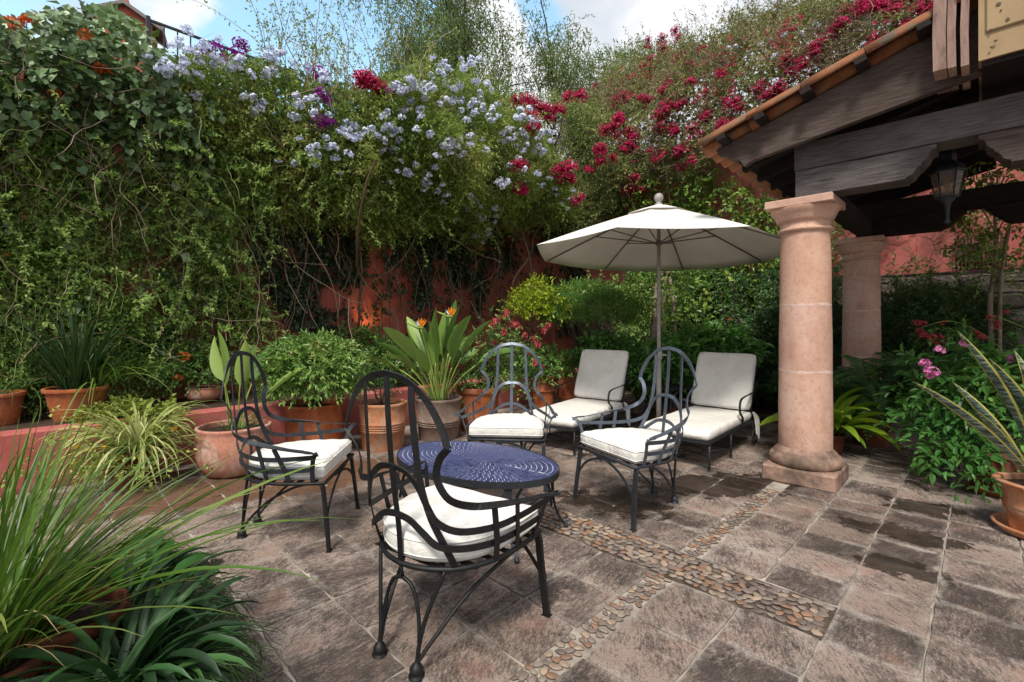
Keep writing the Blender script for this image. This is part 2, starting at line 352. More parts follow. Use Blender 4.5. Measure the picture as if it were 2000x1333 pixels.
def m_terracotta(name, base, dark, white, wamt=.5):
    t = NT(name); P = t.obj(); r = t.orand(); c = t.ramp(t.noise(P, 5, 6, .62, .3), [(.3, hexc(dark)), (.6, hexc(base))])
    w = t.noise(t.mapping(t.pos(), (1, 1, .5)), 5.5, 8, .7, .6); c = t.mix(t.math('MULTIPLY', t.ramp(w, [(.5, 0.0), (.68, 1.0)]), wamt), c, hexc(white))
    g = t.noise(t.pos(), 40, 4, .7); c = t.mix(t.ramp(g, [(.32, .3), (.5, 0.0)]), c, hexc('4d2c1c'))
    return t.done(t.bsdf(c, .78, nrm=t.bump(g, .25, .004), spec=.25))
def m_wall():
    t = NT('red_plaster'); P = t.pos(); c = t.ramp(t.noise(P, .9, 7, .65), [(.3, hexc('94493e')), (.5, hexc('ad5e4e')), (.7, hexc('bf7562'))])
    st = t.noise(t.mapping(P, (6, 6, .5)), 2.2, 6, .7); c = t.mix(t.ramp(st, [(.5, 0.0), (.72, .6)]), c, hexc('6e3a31'))
    c = t.mix(t.ramp(t.noise(P, 3.3, 6, .7), [(.58, 0.0), (.7, .6)]), c, hexc('b98a78'))
    return t.done(t.bsdf(c, .85, nrm=t.bump(t.noise(P, 22, 6, .7), .35, .012), spec=.2))
def m_skylit():  # same plaster as the left wall, sky light put into the colour
    t = NT('skylit_plaster'); P = t.pos(); c = t.ramp(t.noise(P, 1.1, 7, .65), [(.3, hexc('b4605a')), (.5, hexc('c9736c')), (.7, hexc('d3867c'))])
    c = t.mix(t.ramp(t.noise(t.mapping(P, (5, 5, .6)), 2, 6, .7), [(.55, 0.0), (.75, .4)]), c, hexc('94524a'))
    return t.done(t.bsdf(c, .85, nrm=t.bump(t.noise(P, 22, 6, .7), .3, .01), spec=.2))
def m_ledge():
    t = NT('pink_plaster'); P = t.pos(); c = t.ramp(t.noise(P, 1.6, 7, .65), [(.3, hexc('9c4d48')), (.5, hexc('b4645e')), (.7, hexc('c07a70'))])
    sp = t.n('ShaderNodeSeparateXYZ'); t.l(P, sp.inputs[0]); z = t.math('ADD', sp.outputs[2], t.math('MULTIPLY', t.noise(P, 6, 5), .25))
    c = t.mix(t.ramp(z, [(.10, .75), (.24, 0.0)]), c, hexc('6f4a42'))
    return t.done(t.bsdf(c, .8, nrm=t.bump(t.noise(P, 26, 6, .7), .3, .01), spec=.2))
def m_wood(name, c0, c1, c2, ax=(2, 2, 30)):
    t = NT(name); o = t.obj(); r = t.orand(); v = t.n('ShaderNodeVectorMath'); v.operation = 'ADD'; t.l(o, v.inputs[0]); cb = t.n('ShaderNodeCombineXYZ'); t.l(t.math('MULTIPLY', r, 20.0), cb.inputs[0]); t.l(t.math('MULTIPLY', r, 7.0), cb.inputs[2]); t.l(cb.outputs[0], v.inputs[1])
    g = t.noise(t.mapping(v.outputs[0], ax), 3.6, 10, .78, .35); g2 = t.noise(v.outputs[0], 1.6, 4)
    f = t.math('ADD', t.math('MULTIPLY', g, .75), t.math('MULTIPLY', g2, .3))
    c = t.ramp(f, [(.36, hexc(c0)), (.5, hexc(c1)), (.72, hexc(c2))]); ck = t.noise(t.mapping(v.outputs[0], (ax[0]*.5, ax[1]*.4, ax[2]*.5)), 3, 3, .5, .6); c = t.mix(t.ramp(ck, [(.30, .9), (.335, 0.0)]), c, hexc(c0))
    return t.done(t.bsdf(c, .8, nrm=t.bump(g, .6, .008), spec=.25))
M = {}
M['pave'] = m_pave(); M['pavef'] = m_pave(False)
M['mortar'] = m_simple('mortar', [(.3, '655b53'), (.48, '958a80'), (.7, 'bcb1a5')], 5, 6, .9, .4, 60)
M['soilp'] = m_simple('packed_earth', [(.35, '2e2620'), (.55, '57493e'), (.75, '9c8f83')], 7, 6, .95, .6, 60)
M['soil'] = m_simple('soil', [(.3, '1f1711'), (.6, '3a2a1e'), (.8, '54402e')], 30, 5, .95, .8, 60, .02)
M['pebA'] = None
def m_pebble():
    t = NT('river_pebble'); c = t.ramp(t.orand(), [(0, hexc('6d6058')), (.2, hexc('8e8277')), (.4, hexc('8c6a54')), (.6, hexc('7d6e66')), (.8, hexc('a18c78')), (1, hexc('6e5448'))], 'CONSTANT')
    a = t.n('ShaderNodeAttribute'); a.attribute_name = 'rnd'
    c = t.mix(t.ramp(t.noise(t.pos(), 25, 4), [(.4, .5), (.65, 0.0)]), c, hexc('5d5048')); return t.done(t.bsdf(c, .55, nrm=t.bump(t.noise(t.pos(), 90, 3), .3, .004)))
def m_pebble_stuff():
    t = NT('river_pebbles'); a = t.n('ShaderNodeAttribute'); a.attribute_name = 'rnd'
    c = t.ramp(a.outputs['Fac'], [(0, hexc('6d6058')), (.2, hexc('8e8277')), (.4, hexc('8c6a54')), (.6, hexc('7d6e66')), (.8, hexc('a18c78')), (1, hexc('6e5448'))], 'CONSTANT')
    return t.done(t.bsdf(c, .55, nrm=t.bump(t.noise(t.pos(), 90, 3), .3, .004)))
M['peb'] = m_pebble(); M['pebs'] = m_pebble_stuff()
M['red'] = m_wall(); M['ledge'] = m_ledge(); M['skylit'] = m_skylit()
M['ledgetop'] = m_simple('ledge_soil', [(.3, '2a1f18'), (.6, '493426'), (.8, '6b4f3b')], 12, 6, .95, .6, 50, .02)
M['stone'] = m_simple('wall_stone', [(.25, '5b524b'), (.45, '85796f'), (.6, 'a09186'), (.8, 'ae9a8c')], 3.2, 8, .85, .7, 16, .02)
M['stonegap'] = m_simple('wall_mortar', [(.3, '3a332e'), (.7, '574c44')], 8, 5, .9, .5, 40)
def m_cantera():
    t = NT('pink_cantera'); P = t.pos(); r = t.orand(); c = t.ramp(t.noise(P, 2.2, 6, .6), [(.3, hexc('b58d7b')), (.5, hexc('c6a190')), (.75, hexc('d0b1a3'))])
    c = t.mix(t.ramp(r, [(0, 0.0), (1, .35)]), c, hexc('c99a78'))
    h = t.noise(P, 55, 2, .5); pit = t.ramp(h, [(.27, 1.0), (.31, 0.0)]); c = t.mix(pit, c, hexc('6f4a3b'))
    c = t.mix(t.ramp(t.noise(t.mapping(P, (3, 3, 1)), 3, 6, .7), [(.52, 0.0), (.68, .45)]), c, hexc('a87a62'))
    spz = t.n('ShaderNodeSeparateXYZ'); t.l(P, spz.inputs[0]); lowz = t.math('ADD', spz.outputs[2], t.math('MULTIPLY', t.noise(P, 7, 7, .7), .9))
    c = t.mix(t.ramp(lowz, [(.62, .55), (.95, 0.0)]), c, hexc('7f6558'))
    c = t.mix(t.ramp(t.noise(P, 24, 6, .75), [(.36, .35), (.5, 0.0)]), c, hexc('93705f'))
    return t.done(t.bsdf(c, .75, nrm=t.bump(t.noise(P, 60, 4, .6), .25, .005), spec=.25))
M['cantera'] = m_cantera()
M['cantera_d'] = m_simple('weathered_cantera', [(.3, '4e4139'), (.48, '7d6759'), (.6, 'a38474'), (.8, 'b9998a')], 6, 8, .85, .5, 40, .01, .25)
M['joint'] = m_simple('lime_joint', [(.3, 'c8a597'), (.7, 'd6b9ac')], 30, 4, .9, .3, 60)
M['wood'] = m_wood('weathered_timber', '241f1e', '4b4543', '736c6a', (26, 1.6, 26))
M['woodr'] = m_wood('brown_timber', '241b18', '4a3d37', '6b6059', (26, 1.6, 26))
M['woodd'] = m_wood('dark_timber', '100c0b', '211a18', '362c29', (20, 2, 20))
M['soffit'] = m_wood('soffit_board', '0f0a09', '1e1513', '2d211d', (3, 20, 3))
M['tile'] = m_terracotta('roof_tile', '95603e', '6a3f28', '6b6052', .95)
M['tc'] = m_terracotta('terracotta', 'b3683f', '8a4526', 'c9a58e', .35)
M['tc_w'] = m_terracotta('limed_terracotta', 'c08570', '9a6350', 'd8c2b4', .85)
M['tc_g'] = m_terracotta('grey_terracotta', '8b7668', '5f5048', 'a89c90', .6)
M['tc_b'] = m_terracotta('brown_terracotta', '7d4630', '4f2a1c', '8d7466', .3)
M['tc_l'] = m_terracotta('pale_terracotta', 'bd8560', '95583a', 'a8a296', .55)
def m_iron(name, a, b, metal, rough):
    t = NT(name); P = t.pos(); c = t.ramp(t.noise(P, 25, 6, .7), [(.35, hexc(a)), (.65, hexc(b))]); return t.done(t.bsdf(c, rough, metal, t.bump(t.noise(P, 180, 3), .2, .002), .5))
M['iron'] = m_iron('iron_sky_sheen', '50565f', '656d78', .55, .42)  # paler copy of the chair iron, sky sheen put into the colour
M['irond'] = m_iron('dark_iron', '26282c', '34383e', .3, .5)
M['ironb'] = m_iron('black_iron', '0d0d0e', '1c1d1f', .2, .55)
def m_fabric(name, c0, c1):
    t = NT(name); P = t.pos(); c = t.ramp(t.noise(P, 3.5, 6, .6), [(.35, hexc(c0)), (.65, hexc(c1))]); w = t.noise(P, 260, 2); f = t.noise(P, 9, 4, .55, .6); c = t.mix(t.ramp(t.noise(P, 6, 7, .7), [(.56, 0.0), (.72, .28)]), c, hexc('a3927c'))
    n_ = t.bump(f, .55, .03); n_ = t.bump(w, .2, .002, n_); return t.done(t.bsdf(c, .9, nrm=n_, spec=.15))
M['cush'] = m_fabric('cushion_canvas', 'dad6cf', 'e6e3dd')
def m_canopy():
    t = NT('canopy_canvas'); P = t.pos(); c = t.ramp(t.noise(P, 2.5, 5), [(.35, hexc('dfdbd3')), (.65, hexc('eae7e1'))])
    s_ = t.noise(P, 9, 6, .7); c = t.mix(t.ramp(s_, [(.66, 0.0), (.74, .6)]), c, hexc('8d8578'))
    b = t.bsdf(c, .9, nrm=t.bump(t.noise(P, 200, 2), .15, .002), spec=.1); tr = t.n('ShaderNodeBsdfTranslucent'); t.l(t.mix(.5, c, hexc('c9b8a5')), tr.inputs[0]); m = t.n('ShaderNodeMixShader'); m.inputs[0].default_value = .16
    t.l(b, m.inputs[1]); t.l(tr.outputs[0], m.inputs[2]); return t.done(m.outputs[0])
M['canopy'] = m_canopy()
M['pole'] = m_simple('painted_pole', [(.3, '8c8680'), (.7, 'a19b95')], 20, 4, .45, .1, 60)
M['rib'] = m_simple('rib_metal', [(.3, '5b534c'), (.7, '6f665e')], 20, 4, .5, .1, 60)
M['mosaic'] = m_simple('cobalt_tile', [(.3, '23264a'), (.5, '34385f'), (.7, '505578')], 45, 4, .3, .1, 40, .003, .6)
M['grout'] = m_simple('pale_grout', [(.3, 'a9abbb'), (.7, 'c3c5d2')], 30, 3, .85, .2, 90, .004)
M['cream'] = m_simple('cream_plaster', [(.3, '93795a'), (.55, 'a08764'), (.8, 'ab946f')], 2.2, 6, .8, .15, 40, .006)
M['moulding'] = m_wood('stone_moulding', '4c3a33', '8d7267', 'b09182', (6, 6, 1.2))
M['flake'] = m_simple('bare_patch', [(.3, '4e4236'), (.7, '6d5d4a')], 30, 3, .9)
M['concrete'] = m_simple('cobble_base', [(.3, '66625e'), (.7, '8e8a85')], 25, 5, .9, .8, 30, .03)
M['bark'] = m_simple('bark', [(.3, '6a5a4b'), (.6, '9a8a78'), (.8, 'b5a797')], 9, 6, .9, .5, 40, .02)
M['barkd'] = m_simple('dark_bark', [(.3, '2d221a'), (.6, '4e3d30'), (.8, '6b5645')], 9, 6, .9, .5, 40, .02)
M['twig'] = leafmat('twig', ['4a382a', '806a54', 'a8937c'], 0)
M['gtwig'] = leafmat('green_stem', ['4c4a2c', '6f7d42', '97a066'], 0)
M['house'] = m_simple('house_red', [(.3, 'a5503c'), (.7, 'b8634c')], 4, 4, .8)
M['slate'] = m_simple('roof_edge', [(.3, '6d6660'), (.7, '8b837c')], 6, 4, .8)
def m_glass():
    t = NT('lantern_glass'); g = t.n('ShaderNodeBsdfTransparent'); g.inputs[0].default_value = (.86, .8, .76, 1); p = t.bsdf((.35, .28, .24, 1), .12, spec=.6)
    m = t.n('ShaderNodeMixShader'); m.inputs[0].default_value = .32; t.l(g.outputs[0], m.inputs[1]); t.l(p, m.inputs[2]); return t.done(m.outputs[0])
M['glass'] = m_glass()
M['lit'] = (lambda t: t.done((lambda e: (e.inputs[0].__setattr__('default_value', (1, .62, .22, 1)), e.inputs[1].__setattr__('default_value', 6.0), e.outputs[0])[2])(t.n('ShaderNodeEmission'))))(NT('lit_bulb'))
# foliage colours
M['jas'] = leafmat('jasmine_leaf', ['4c6a2c', '6e903c', '94b054', 'bccc7c'], .42)
M['crp'] = leafmat('creeper_leaf', ['30452a', '4c673c', '6c8656', '94a878'], .25, .36)
M['plu'] = leafmat('plumbago_leaf', ['4c6226', '6c8634', '90a848', 'a3985a', 'b6c86a'], .42)
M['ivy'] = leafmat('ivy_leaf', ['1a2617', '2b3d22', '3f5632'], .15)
M['bou'] = leafmat('bougainvillea_leaf', ['4a5a2c', '6f7f44', '9a9f5a', 'a88f6c', 'b59a80'], .35)
M['fig'] = leafmat('glossy_leaf', ['3c5a22', '5d8030', '86a244', 'a9b85c'], .3, .3)
M['shr'] = leafmat('shrub_leaf', ['34522a', '527838', '789a4a', 'a0ba62'], .35, .35)
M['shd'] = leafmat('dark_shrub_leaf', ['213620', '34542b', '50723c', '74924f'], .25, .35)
M['lime'] = leafmat('lime_leaf', ['7d9420', 'a5b52a', 'c4cf3c'], .35)
M['lan'] = leafmat('lantana_leaf', ['6f8430', '95a548', 'b8b968'], .3)
M['dome'] = leafmat('pentas_leaf', ['426630', '658a40', '8cab56', 'b2c478'], .3, .35)
M['top'] = leafmat('topiary_leaf', ['3c6228', '568036', '7da04a', '9db35e'], .28)
M['bal'] = leafmat('bush_leaf', ['2e5826', '487a36', '6a9c4a', '94ba60'], .35, .4)
M['pep'] = leafmat('pepper_leaf', ['4c5a34', '66764a', '86925e'], .4)
M['far'] = leafmat('far_leaf', ['3f5a28', '5b7c34', '7f9c48'], .35)
M['fbl'] = flowermat('plumbago_flower', ['c2caea', 'dce2f6', 'f0f2fc', 'fcfcff'])
M['fma'] = flowermat('bougainvillea_bract', ['8c1038', 'b51a4c', 'cc2f68', 'a81450'])
M['fpu'] = flowermat('purple_bract', ['7a1478', 'a02aa0', 'b83cb0'])
M['for'] = flowermat('orange_flower', ['c0481c', 'd8662a', 'e0905a'])
M['fpk'] = flowermat('pink_flower', ['c4609a', 'dc8abc', 'efb4d6'])
M['frd'] = flowermat('red_bract', ['a03440', 'bf5058', 'cc7c70'])
M['fye'] = flowermat('yellow_flower', ['d99a20', 'e8b83a'])
M['bld'] = blademat('grass_blade', '34521a', '64862e', '8ea050', trans=.35)
M['dead'] = blademat('dry_blade', '7a6238', 'a88e58', 'c4b080', .7, .2)
M['strap'] = blademat('strap_leaf', '1a3218', '2c5224', '466e34', .52, .15)
M['aga'] = blademat('agapanthus_blade', '1e3818', '36562a', '567840', .4, .2)
M['spi'] = blademat('variegated_blade', '87944a', 'b9bd74', 'd8d6a4', .5, .3)
M['str'] = blademat('strelitzia_leaf', '4c7030', '7a9c46', 'a6bc66', .38, .28)
M['asp'] = blademat('aspidistra_leaf', '5f8020', '86a52c', 'a8bd40', .4, .3)
M['mon'] = leafmat('mondo_blade', ['1c3416', '2f4f22', '4a6c30'], .2)
M['frn'] = leafmat('fern_leaf', ['2a4a2a', '40683a', '628a4a'], .3)
M['stalk'] = m_simple('stalk', [(.3, '6a8238'), (.7, '93a452')], 12, 3, .5)
def m_snake():
    t = NT('snake_leaf'); o = t.obj(); a = t.n('ShaderNodeAttribute'); a.attribute_name = 'edge'
    b = t.noise(t.mapping(o, (3, 3, 22)), 3, 5, .6, .8); c = t.ramp(b, [(.42, hexc('22382c')), (.52, hexc('5c7364')), (.62, hexc('94a392'))])
    c = t.mix(t.ramp(a.outputs['Fac'], [(.55, 0.0), (.62, 1.0)]), c, hexc('c0b45e')); return t.done(t.bsdf(c, .4))
M['snake'] = m_snake()

# ------------------------------------------------------------------ GROUND, PAVING
mb = MB(); mb.add([(-60, -30, -.03), (60, -30, -.03), (60, 90, -.03), (-60, 90, -.03)], [(0, 1, 2, 3)])
g = mb.build('ground', M['soil']); tag(g, 'dark garden soil under and beyond the patio', None, None, 'structure')
V_LEDGE = 5.40; V_WALL = 6.75; U_WALL = 8.96
patio = MB()
def uvp(u, v, z=0.0): x, y = uv2xy(u, v); return (x, y, z)
patio.add([uvp(-3, -6, -.004), uvp(9, -6, -.004), uvp(9, 5.42, -.004), uvp(-3, 5.42, -.004)], [(0, 1, 2, 3)])
PATIO = patio.build('patio', M['mortar']); PATIO['kind'] = 'structure'; PATIO['label'] = 'patio bed of pale mortar between square weathered paving stones'
def visible(u, v, z=0.0, m=150):
    x, y = uv2xy(u, v)
    if y < .5: return False
    px = HX+x/y*FPX; py = HY-(z-CAM_H)/y*FPX
    return -m < px < 2000+m and py < 1333+m*2
R45 = Matrix.Rotation(PI/4, 3, 'Z')         # local x = u, local y = v
def slab(u0, u1, v0, v1):
    cu, cv = (u0+u1)/2, (v0+v1)/2; a, b = (u1-u0)/2-.0044, (v1-v0)/2-.0044; P = []
    m = 5
    for k in range(4):
        c0 = [(-a, -b), (a, -b), (a, b), (-a, b)][k]; c1 = [(a, -b), (a, b), (-a, b), (-a, -b)][k]
        for j in range(m):
            t = j/m; jt = 0.0036; cut = random.choice([.003, .003, .010]) if j == 0 else 0
            x = c0[0]+(c1[0]-c0[0])*t+random.uniform(-jt, jt); y = c0[1]+(c1[1]-c0[1])*t+random.uniform(-jt, jt)
            P.append((x*(1-cut/a), y*(1-cut/b)))
    tilt = (random.uniform(-.004, .004), random.uniform(-.004, .004)); h = random.uniform(.004, .009)
    V = [(x, y, -.012) for x, y in P]+[(x, y, h-.005+x*tilt[0]+y*tilt[1]) for x, y in P]+[(x*.982, y*.982, h+x*tilt[0]*1.5+y*tilt[1]*1.5) for x, y in P]
    n = len(P); F = [(i, (i+1) % n, n+(i+1) % n, n+i) for i in range(n)]+[(n+i, n+(i+1) % n, 2*n+(i+1) % n, 2*n+i) for i in range(n)]+[tuple(range(2*n, 3*n))]
    return cu, cv, V, F
slabs = []
PV = .3275
def col_slabs(v0, v1, us):
    for a, b in zip(us[:-1], us[1:]):
        c = ((a+b)/2, (v0+v1)/2)
        if visible(*c, m=1100): slabs.append((a, b, v0, v1))
left_v = [1.27+PV*k for k in range(13)]
for v0, v1 in zip(left_v[:-1], left_v[1:]):
    if v1 > 5.3: v1 = 5.395
    uu = [2.35-.334*k for k in range(14, -1, -1)]
    if v0 < 2.4: col_slabs(v0, v1, uu); nxt = 2.68
    else: col_slabs(v0, v1, uu); nxt = 2.35
    us = [nxt]
    while us[-1] < 8.9: us.append(us[-1]+random.choice([.30, .325, .325, .36, .41]))
    col_slabs(v0, v1, us)
    if v1 > 5.3: break
right_v = [1.15, .82, .49, .17, -.155, -.48, -.82, -1.16, -1.5, -1.85, -2.2, -2.6, -3.0, -3.5, -3.9, -4.3, -4.7, -5.1]
known = {1.15: [2.68, 2.99, 3.31, 3.62, 3.95, 4.21], .82: [2.69, 2.94, 3.24, 3.51, 3.80, 4.08, 4.36, 4.61], .49: [2.03, 2.35, 2.67, 2.98, 3.38, 3.70, 4.02, 4.33]}
for i in range(len(right_v)-1):
    v1, v0 = right_v[i], right_v[i+1]
    us = known.get(v1, [2.68+random.uniform(-.1, .1)])
    while us[-1] < 8.6: us.append(us[-1]+random.choice([.31, .325, .34, .40, .46]))
    lo = us[0] if v1 > .9 or v1 == .82 else us[0]
    lows = [2.35 if v1 > .6 else lo]
    while lows[-1] > -2: lows.append(lows[-1]-random.choice([.30, .32, .34, .38, .42]))
    col_slabs(v0, v1, lows[::-1])
    col_slabs(v0, v1, us)
slabs.sort(key=lambda s: math.hypot(*uv2xy((s[0]+s[1])/2, (s[2]+s[3])/2))+(0 if visible((s[0]+s[1])/2, (s[2]+s[3])/2, m=120) else 100))
rest = MB(); cnt = 0
for s in slabs:
    cu, cv, V, F = slab(*s); x, y = uv2xy(cu, cv)
    if cnt < 300:
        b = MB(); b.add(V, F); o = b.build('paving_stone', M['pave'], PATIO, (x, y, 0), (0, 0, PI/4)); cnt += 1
    else: rest.add([R45@Vector(p)+Vector((x, y, 0)) for p in V], F)
if rest.v: o = rest.build('far_paving', M['pavef'], PATIO); o['kind'] = 'stuff'
print('slabs', len(slabs))
# pebbles set in the bands
def pebble_mesh(seed):
    r = random.Random(seed); b = MB(); n = 8; prof = [(.62, -.2), (1, .15), (.8, .55), (.35, .75)]; V = []; ph = [r.uniform(.8, 1.15) for _ in range(n)]
    for q, z in prof: V += [(q*ph[i]*math.cos(2*PI*i/n), q*ph[i]*math.sin(2*PI*i/n)*.72, z*.62+r.uniform(-.03, .03)) for i in range(n)]
    F = [(j*n+i, j*n+(i+1) % n, (j+1)*n+(i+1) % n, (j+1)*n+i) for j in range(3) for i in range(n)]+[tuple(3*n+i for i in range(n))]
    b.add(V, F, True); return b
pebs = []
def band(u0, u1, v0, v1, s):
    nu = max(1, round((u1-u0)/s)); nv = max(1, round((v1-v0)/s*1.05))
    for i in range(nu):
        for j in range(nv):
            u = u0+(i+.5+random.uniform(-.2, .2))*(u1-u0)/nu; v = v0+(j+.5+(.5 if i % 2 else 0)*.6+random.uniform(-.2, .2))*(v1-v0)/nv
            if v > v1-.008: continue
            if visible(u, v): pebs.append((u, v, s*random.uniform(.5, .68)))
band(2.365, 2.668, .50, 2.40, .046); band(.9, 2.355, 1.158, 1.272, .039); band(2.69, 4.2, 1.165, 1.266, .037)
bb = MB(); bb.add([uvp(2.352, .49, -.001), uvp(2.678, .49, -.001), uvp(2.678, 2.42, -.001), uvp(2.352, 2.42, -.001)], [(0, 1, 2, 3)]); bb.build('pebble_bed', M['soilp'], PATIO)
pebs.sort(key=lambda q: math.hypot(*uv2xy(q[0], q[1])))
pm = [pebble_mesh(i) for i in range(10)]; pmm = [b.mesh('pebble', M['peb']) for b in pm]
pv = []; pf = []; pr = []; nb_ = 0
for i, (u, v, s) in enumerate(pebs):
    x, y = uv2xy(u, v); rz = random.gauss(-.6, .6); k = random.randrange(10); sc = Vector((s*1.08, s, s*.50)); tx = (random.uniform(-.15, .15), random.uniform(-.15, .15), rz)
    if i < 300: link('pebble', pmm[k], PATIO, (x, y, .001), tx, sc)
    else:
        R = Matrix.Rotation(rz, 3, 'Z'); q0 = random.random()
        for p in pm[k].v: w = R@Vector((p[0]*sc.x, p[1]*sc.y, p[2]*sc.z)); pv.append((w.x+x, w.y+y, w.z+.001))
        for f in pm[k].f:
            if len(f) == 8: pf += [(f[0]+nb_, f[a]+nb_, f[a+1]+nb_, f[a+2]+nb_) for a in (1, 3, 5)]; pr += [q0]*3
            else: pf.append(tuple(a+nb_ for a in f)); pr.append(q0)
        nb_ += len(pm[k].v)
if pf: o = link('pebbles', npmesh('pebbles', np.array(pv), np.array(pf), M['pebs'], np.array(pr), True), PATIO); o['kind'] = 'stuff'

# ------------------------------------------------------------------ LEDGE, WALLS
def uvbox(b, u0, u1, v0, v1, z0, z1, bev=0.0): b.box(uvp((u0+u1)/2, (v0+v1)/2, (z0+z1)/2), (u1-u0, v1-v0, z1-z0), R45, bev)
b = MB()
def noisy_wall(bm, fn, nu, nz_, amp=.012, sm=True):
    V = []; 
    for i in range(nu+1):
        for j in range(nz_+1): V.append(fn(i/nu, j/nz_))
    F = [(i*(nz_+1)+j, (i+1)*(nz_+1)+j, (i+1)*(nz_+1)+j+1, i*(nz_+1)+j+1) for i in range(nu) for j in range(nz_)]
    bm.add(V, F, sm)
uvbox(b, -3, 7.6, 5.40, 5.56, -.02, .49, .02)
lw = b.build('planter_wall', M['ledge']); tag(lw, 'low pink plastered planter wall running behind the row of clay pots', 'wall')
b = MB(); uvbox(b, -3, 7.59, 5.555, 6.74, -.02, .46); sp = b.build('planting_bed', M['ledgetop'], lw)
b = MB(); uvbox(b, -4, U_WALL+.3, V_WALL, V_WALL+.35, -.03, 4.15)
w1 = b.build('garden_wall', M['red']); tag(w1, 'tall red plastered garden wall on the left, nearly hidden by climbing jasmine', 'wall')
b = MB(); uvbox(b, U_WALL, U_WALL+.35, -5, V_WALL+.3, 2.06, 4.9)
w2 = b.build('upper_garden_wall', M['skylit']); tag(w2, 'salmon red plastered wall above the rough stones behind the veranda', 'wall')
b = MB(); uvbox(b, U_WALL-.16, U_WALL+.34, -5, V_WALL, -.03, 2.055)
w3 = b.build('stone_wall', M['stonegap']); tag(w3, 'rough dark fieldstone retaining wall below the red plaster at the right', 'wall')
vv = [-.9]
rows = 9; zz = [0]+[.0+2.02*(i+1)/rows for i in range(rows)]; nst = 0; fstone = MB()
grid = {}
for i in range(rows+1):
    v = -1.2; k = 0
    while v < 5.6: grid[i, k] = (v+random.uniform(-.10, .10), zz[i]+(random.uniform(-.085, .085) if 0 < i < rows else 0)); v += .36; k += 1
K = k
for i in range(rows):
    for k in range(K-1):
        q = [grid[i, k], grid[i, k+1], grid[i+1, k+1], grid[i+1, k]]
        cv = sum(p[0] for p in q)/4; cz = sum(p[1] for p in q)/4; d = random.uniform(.015, .06)
        if random.random() < .3:             # split into two slimmer stones
            mv = random.uniform(.35, .65); m0 = (q[0][0]+(q[3][0]-q[0][0])*mv, q[0][1]+(q[3][1]-q[0][1])*mv); m1 = (q[1][0]+(q[2][0]-q[1][0])*mv, q[1][1]+(q[2][1]-q[1][1])*mv)
            qs = [[q[0], q[1], m1, m0], [m0, m1, q[2], q[3]]]
        else: qs = [q]
        for q in qs:
            cv = sum(p[0] for p in q)/4; cz = sum(p[1] for p in q)/4
            ring = []
            for a in range(4):
                p, r_ = q[a], q[(a+1) % 4]; ring += [(p[0]+(cv-p[0])*.10, p[1]+(cz-p[1])*.10), ((p[0]+r_[0])/2+random.uniform(-.02, .02), (p[1]+r_[1])/2+random.uniform(-.015, .015))]
            V = []
            for sc, off in ((.93, -.02), (.90, d*.6), (.72, d), (.3, d+random.uniform(-.01, .015))):
                for (a, z) in ring: V.append(uvp(U_WALL-.16-off+random.uniform(-.006, .006), cv+(a-cv)*sc, cz+(z-cz)*sc))
            F = [(j*8+a, (j+1)*8+a, (j+1)*8+(a+1) % 8, j*8+(a+1) % 8) for j in range(3) for a in range(8)]+[tuple(24+a for a in range(8))]
            if cv < 1.9 and nst < 230:
                s_ = MB(); s_.add([(p[0], p[1], p[2]) for p in V], F); s_.build('stone', M['stone'], w3); nst += 1
            else: fstone.add(V, F)
o = fstone.build('far_stones', M['stone'], w3); o['kind'] = 'stuff'
# stone steps at the right, behind the ferns
st = MB(); uvbox(st, 7.9, 8.78, -.6, 2.0, -.01, .16, .02); STEP = st.build('stone_steps', M['stone']); tag(STEP, 'worn dark stone steps behind the far column, half hidden by ferns', 'steps')
b = MB(); uvbox(b, 8.2, 8.785, -.6, 2.0, .165, .33, .02); b.build('step', M['stone'], STEP)
b = MB(); uvbox(b, 8.5, 8.787, -.6, 2.0, .335, .50, .02); b.build('step', M['stone'], STEP)
# earth bank behind and above the walls
b = MB(); n = 26; V = []
for i in range(n+1):
    for j in range(9):
        v = -7+i*(15)/n; t = j/8; V.append(uvp(U_WALL+.3+t*4, v, 4.6+t*1.6+.2*math.sin(v*2+t*5)))
b.add(V, [(i*9+j, (i+1)*9+j, (i+1)*9+j+1, i*9+j+1) for i in range(n) for j in range(8)], True)
bank = b.build('hillside', M['soil']); bank['kind'] = 'structure'

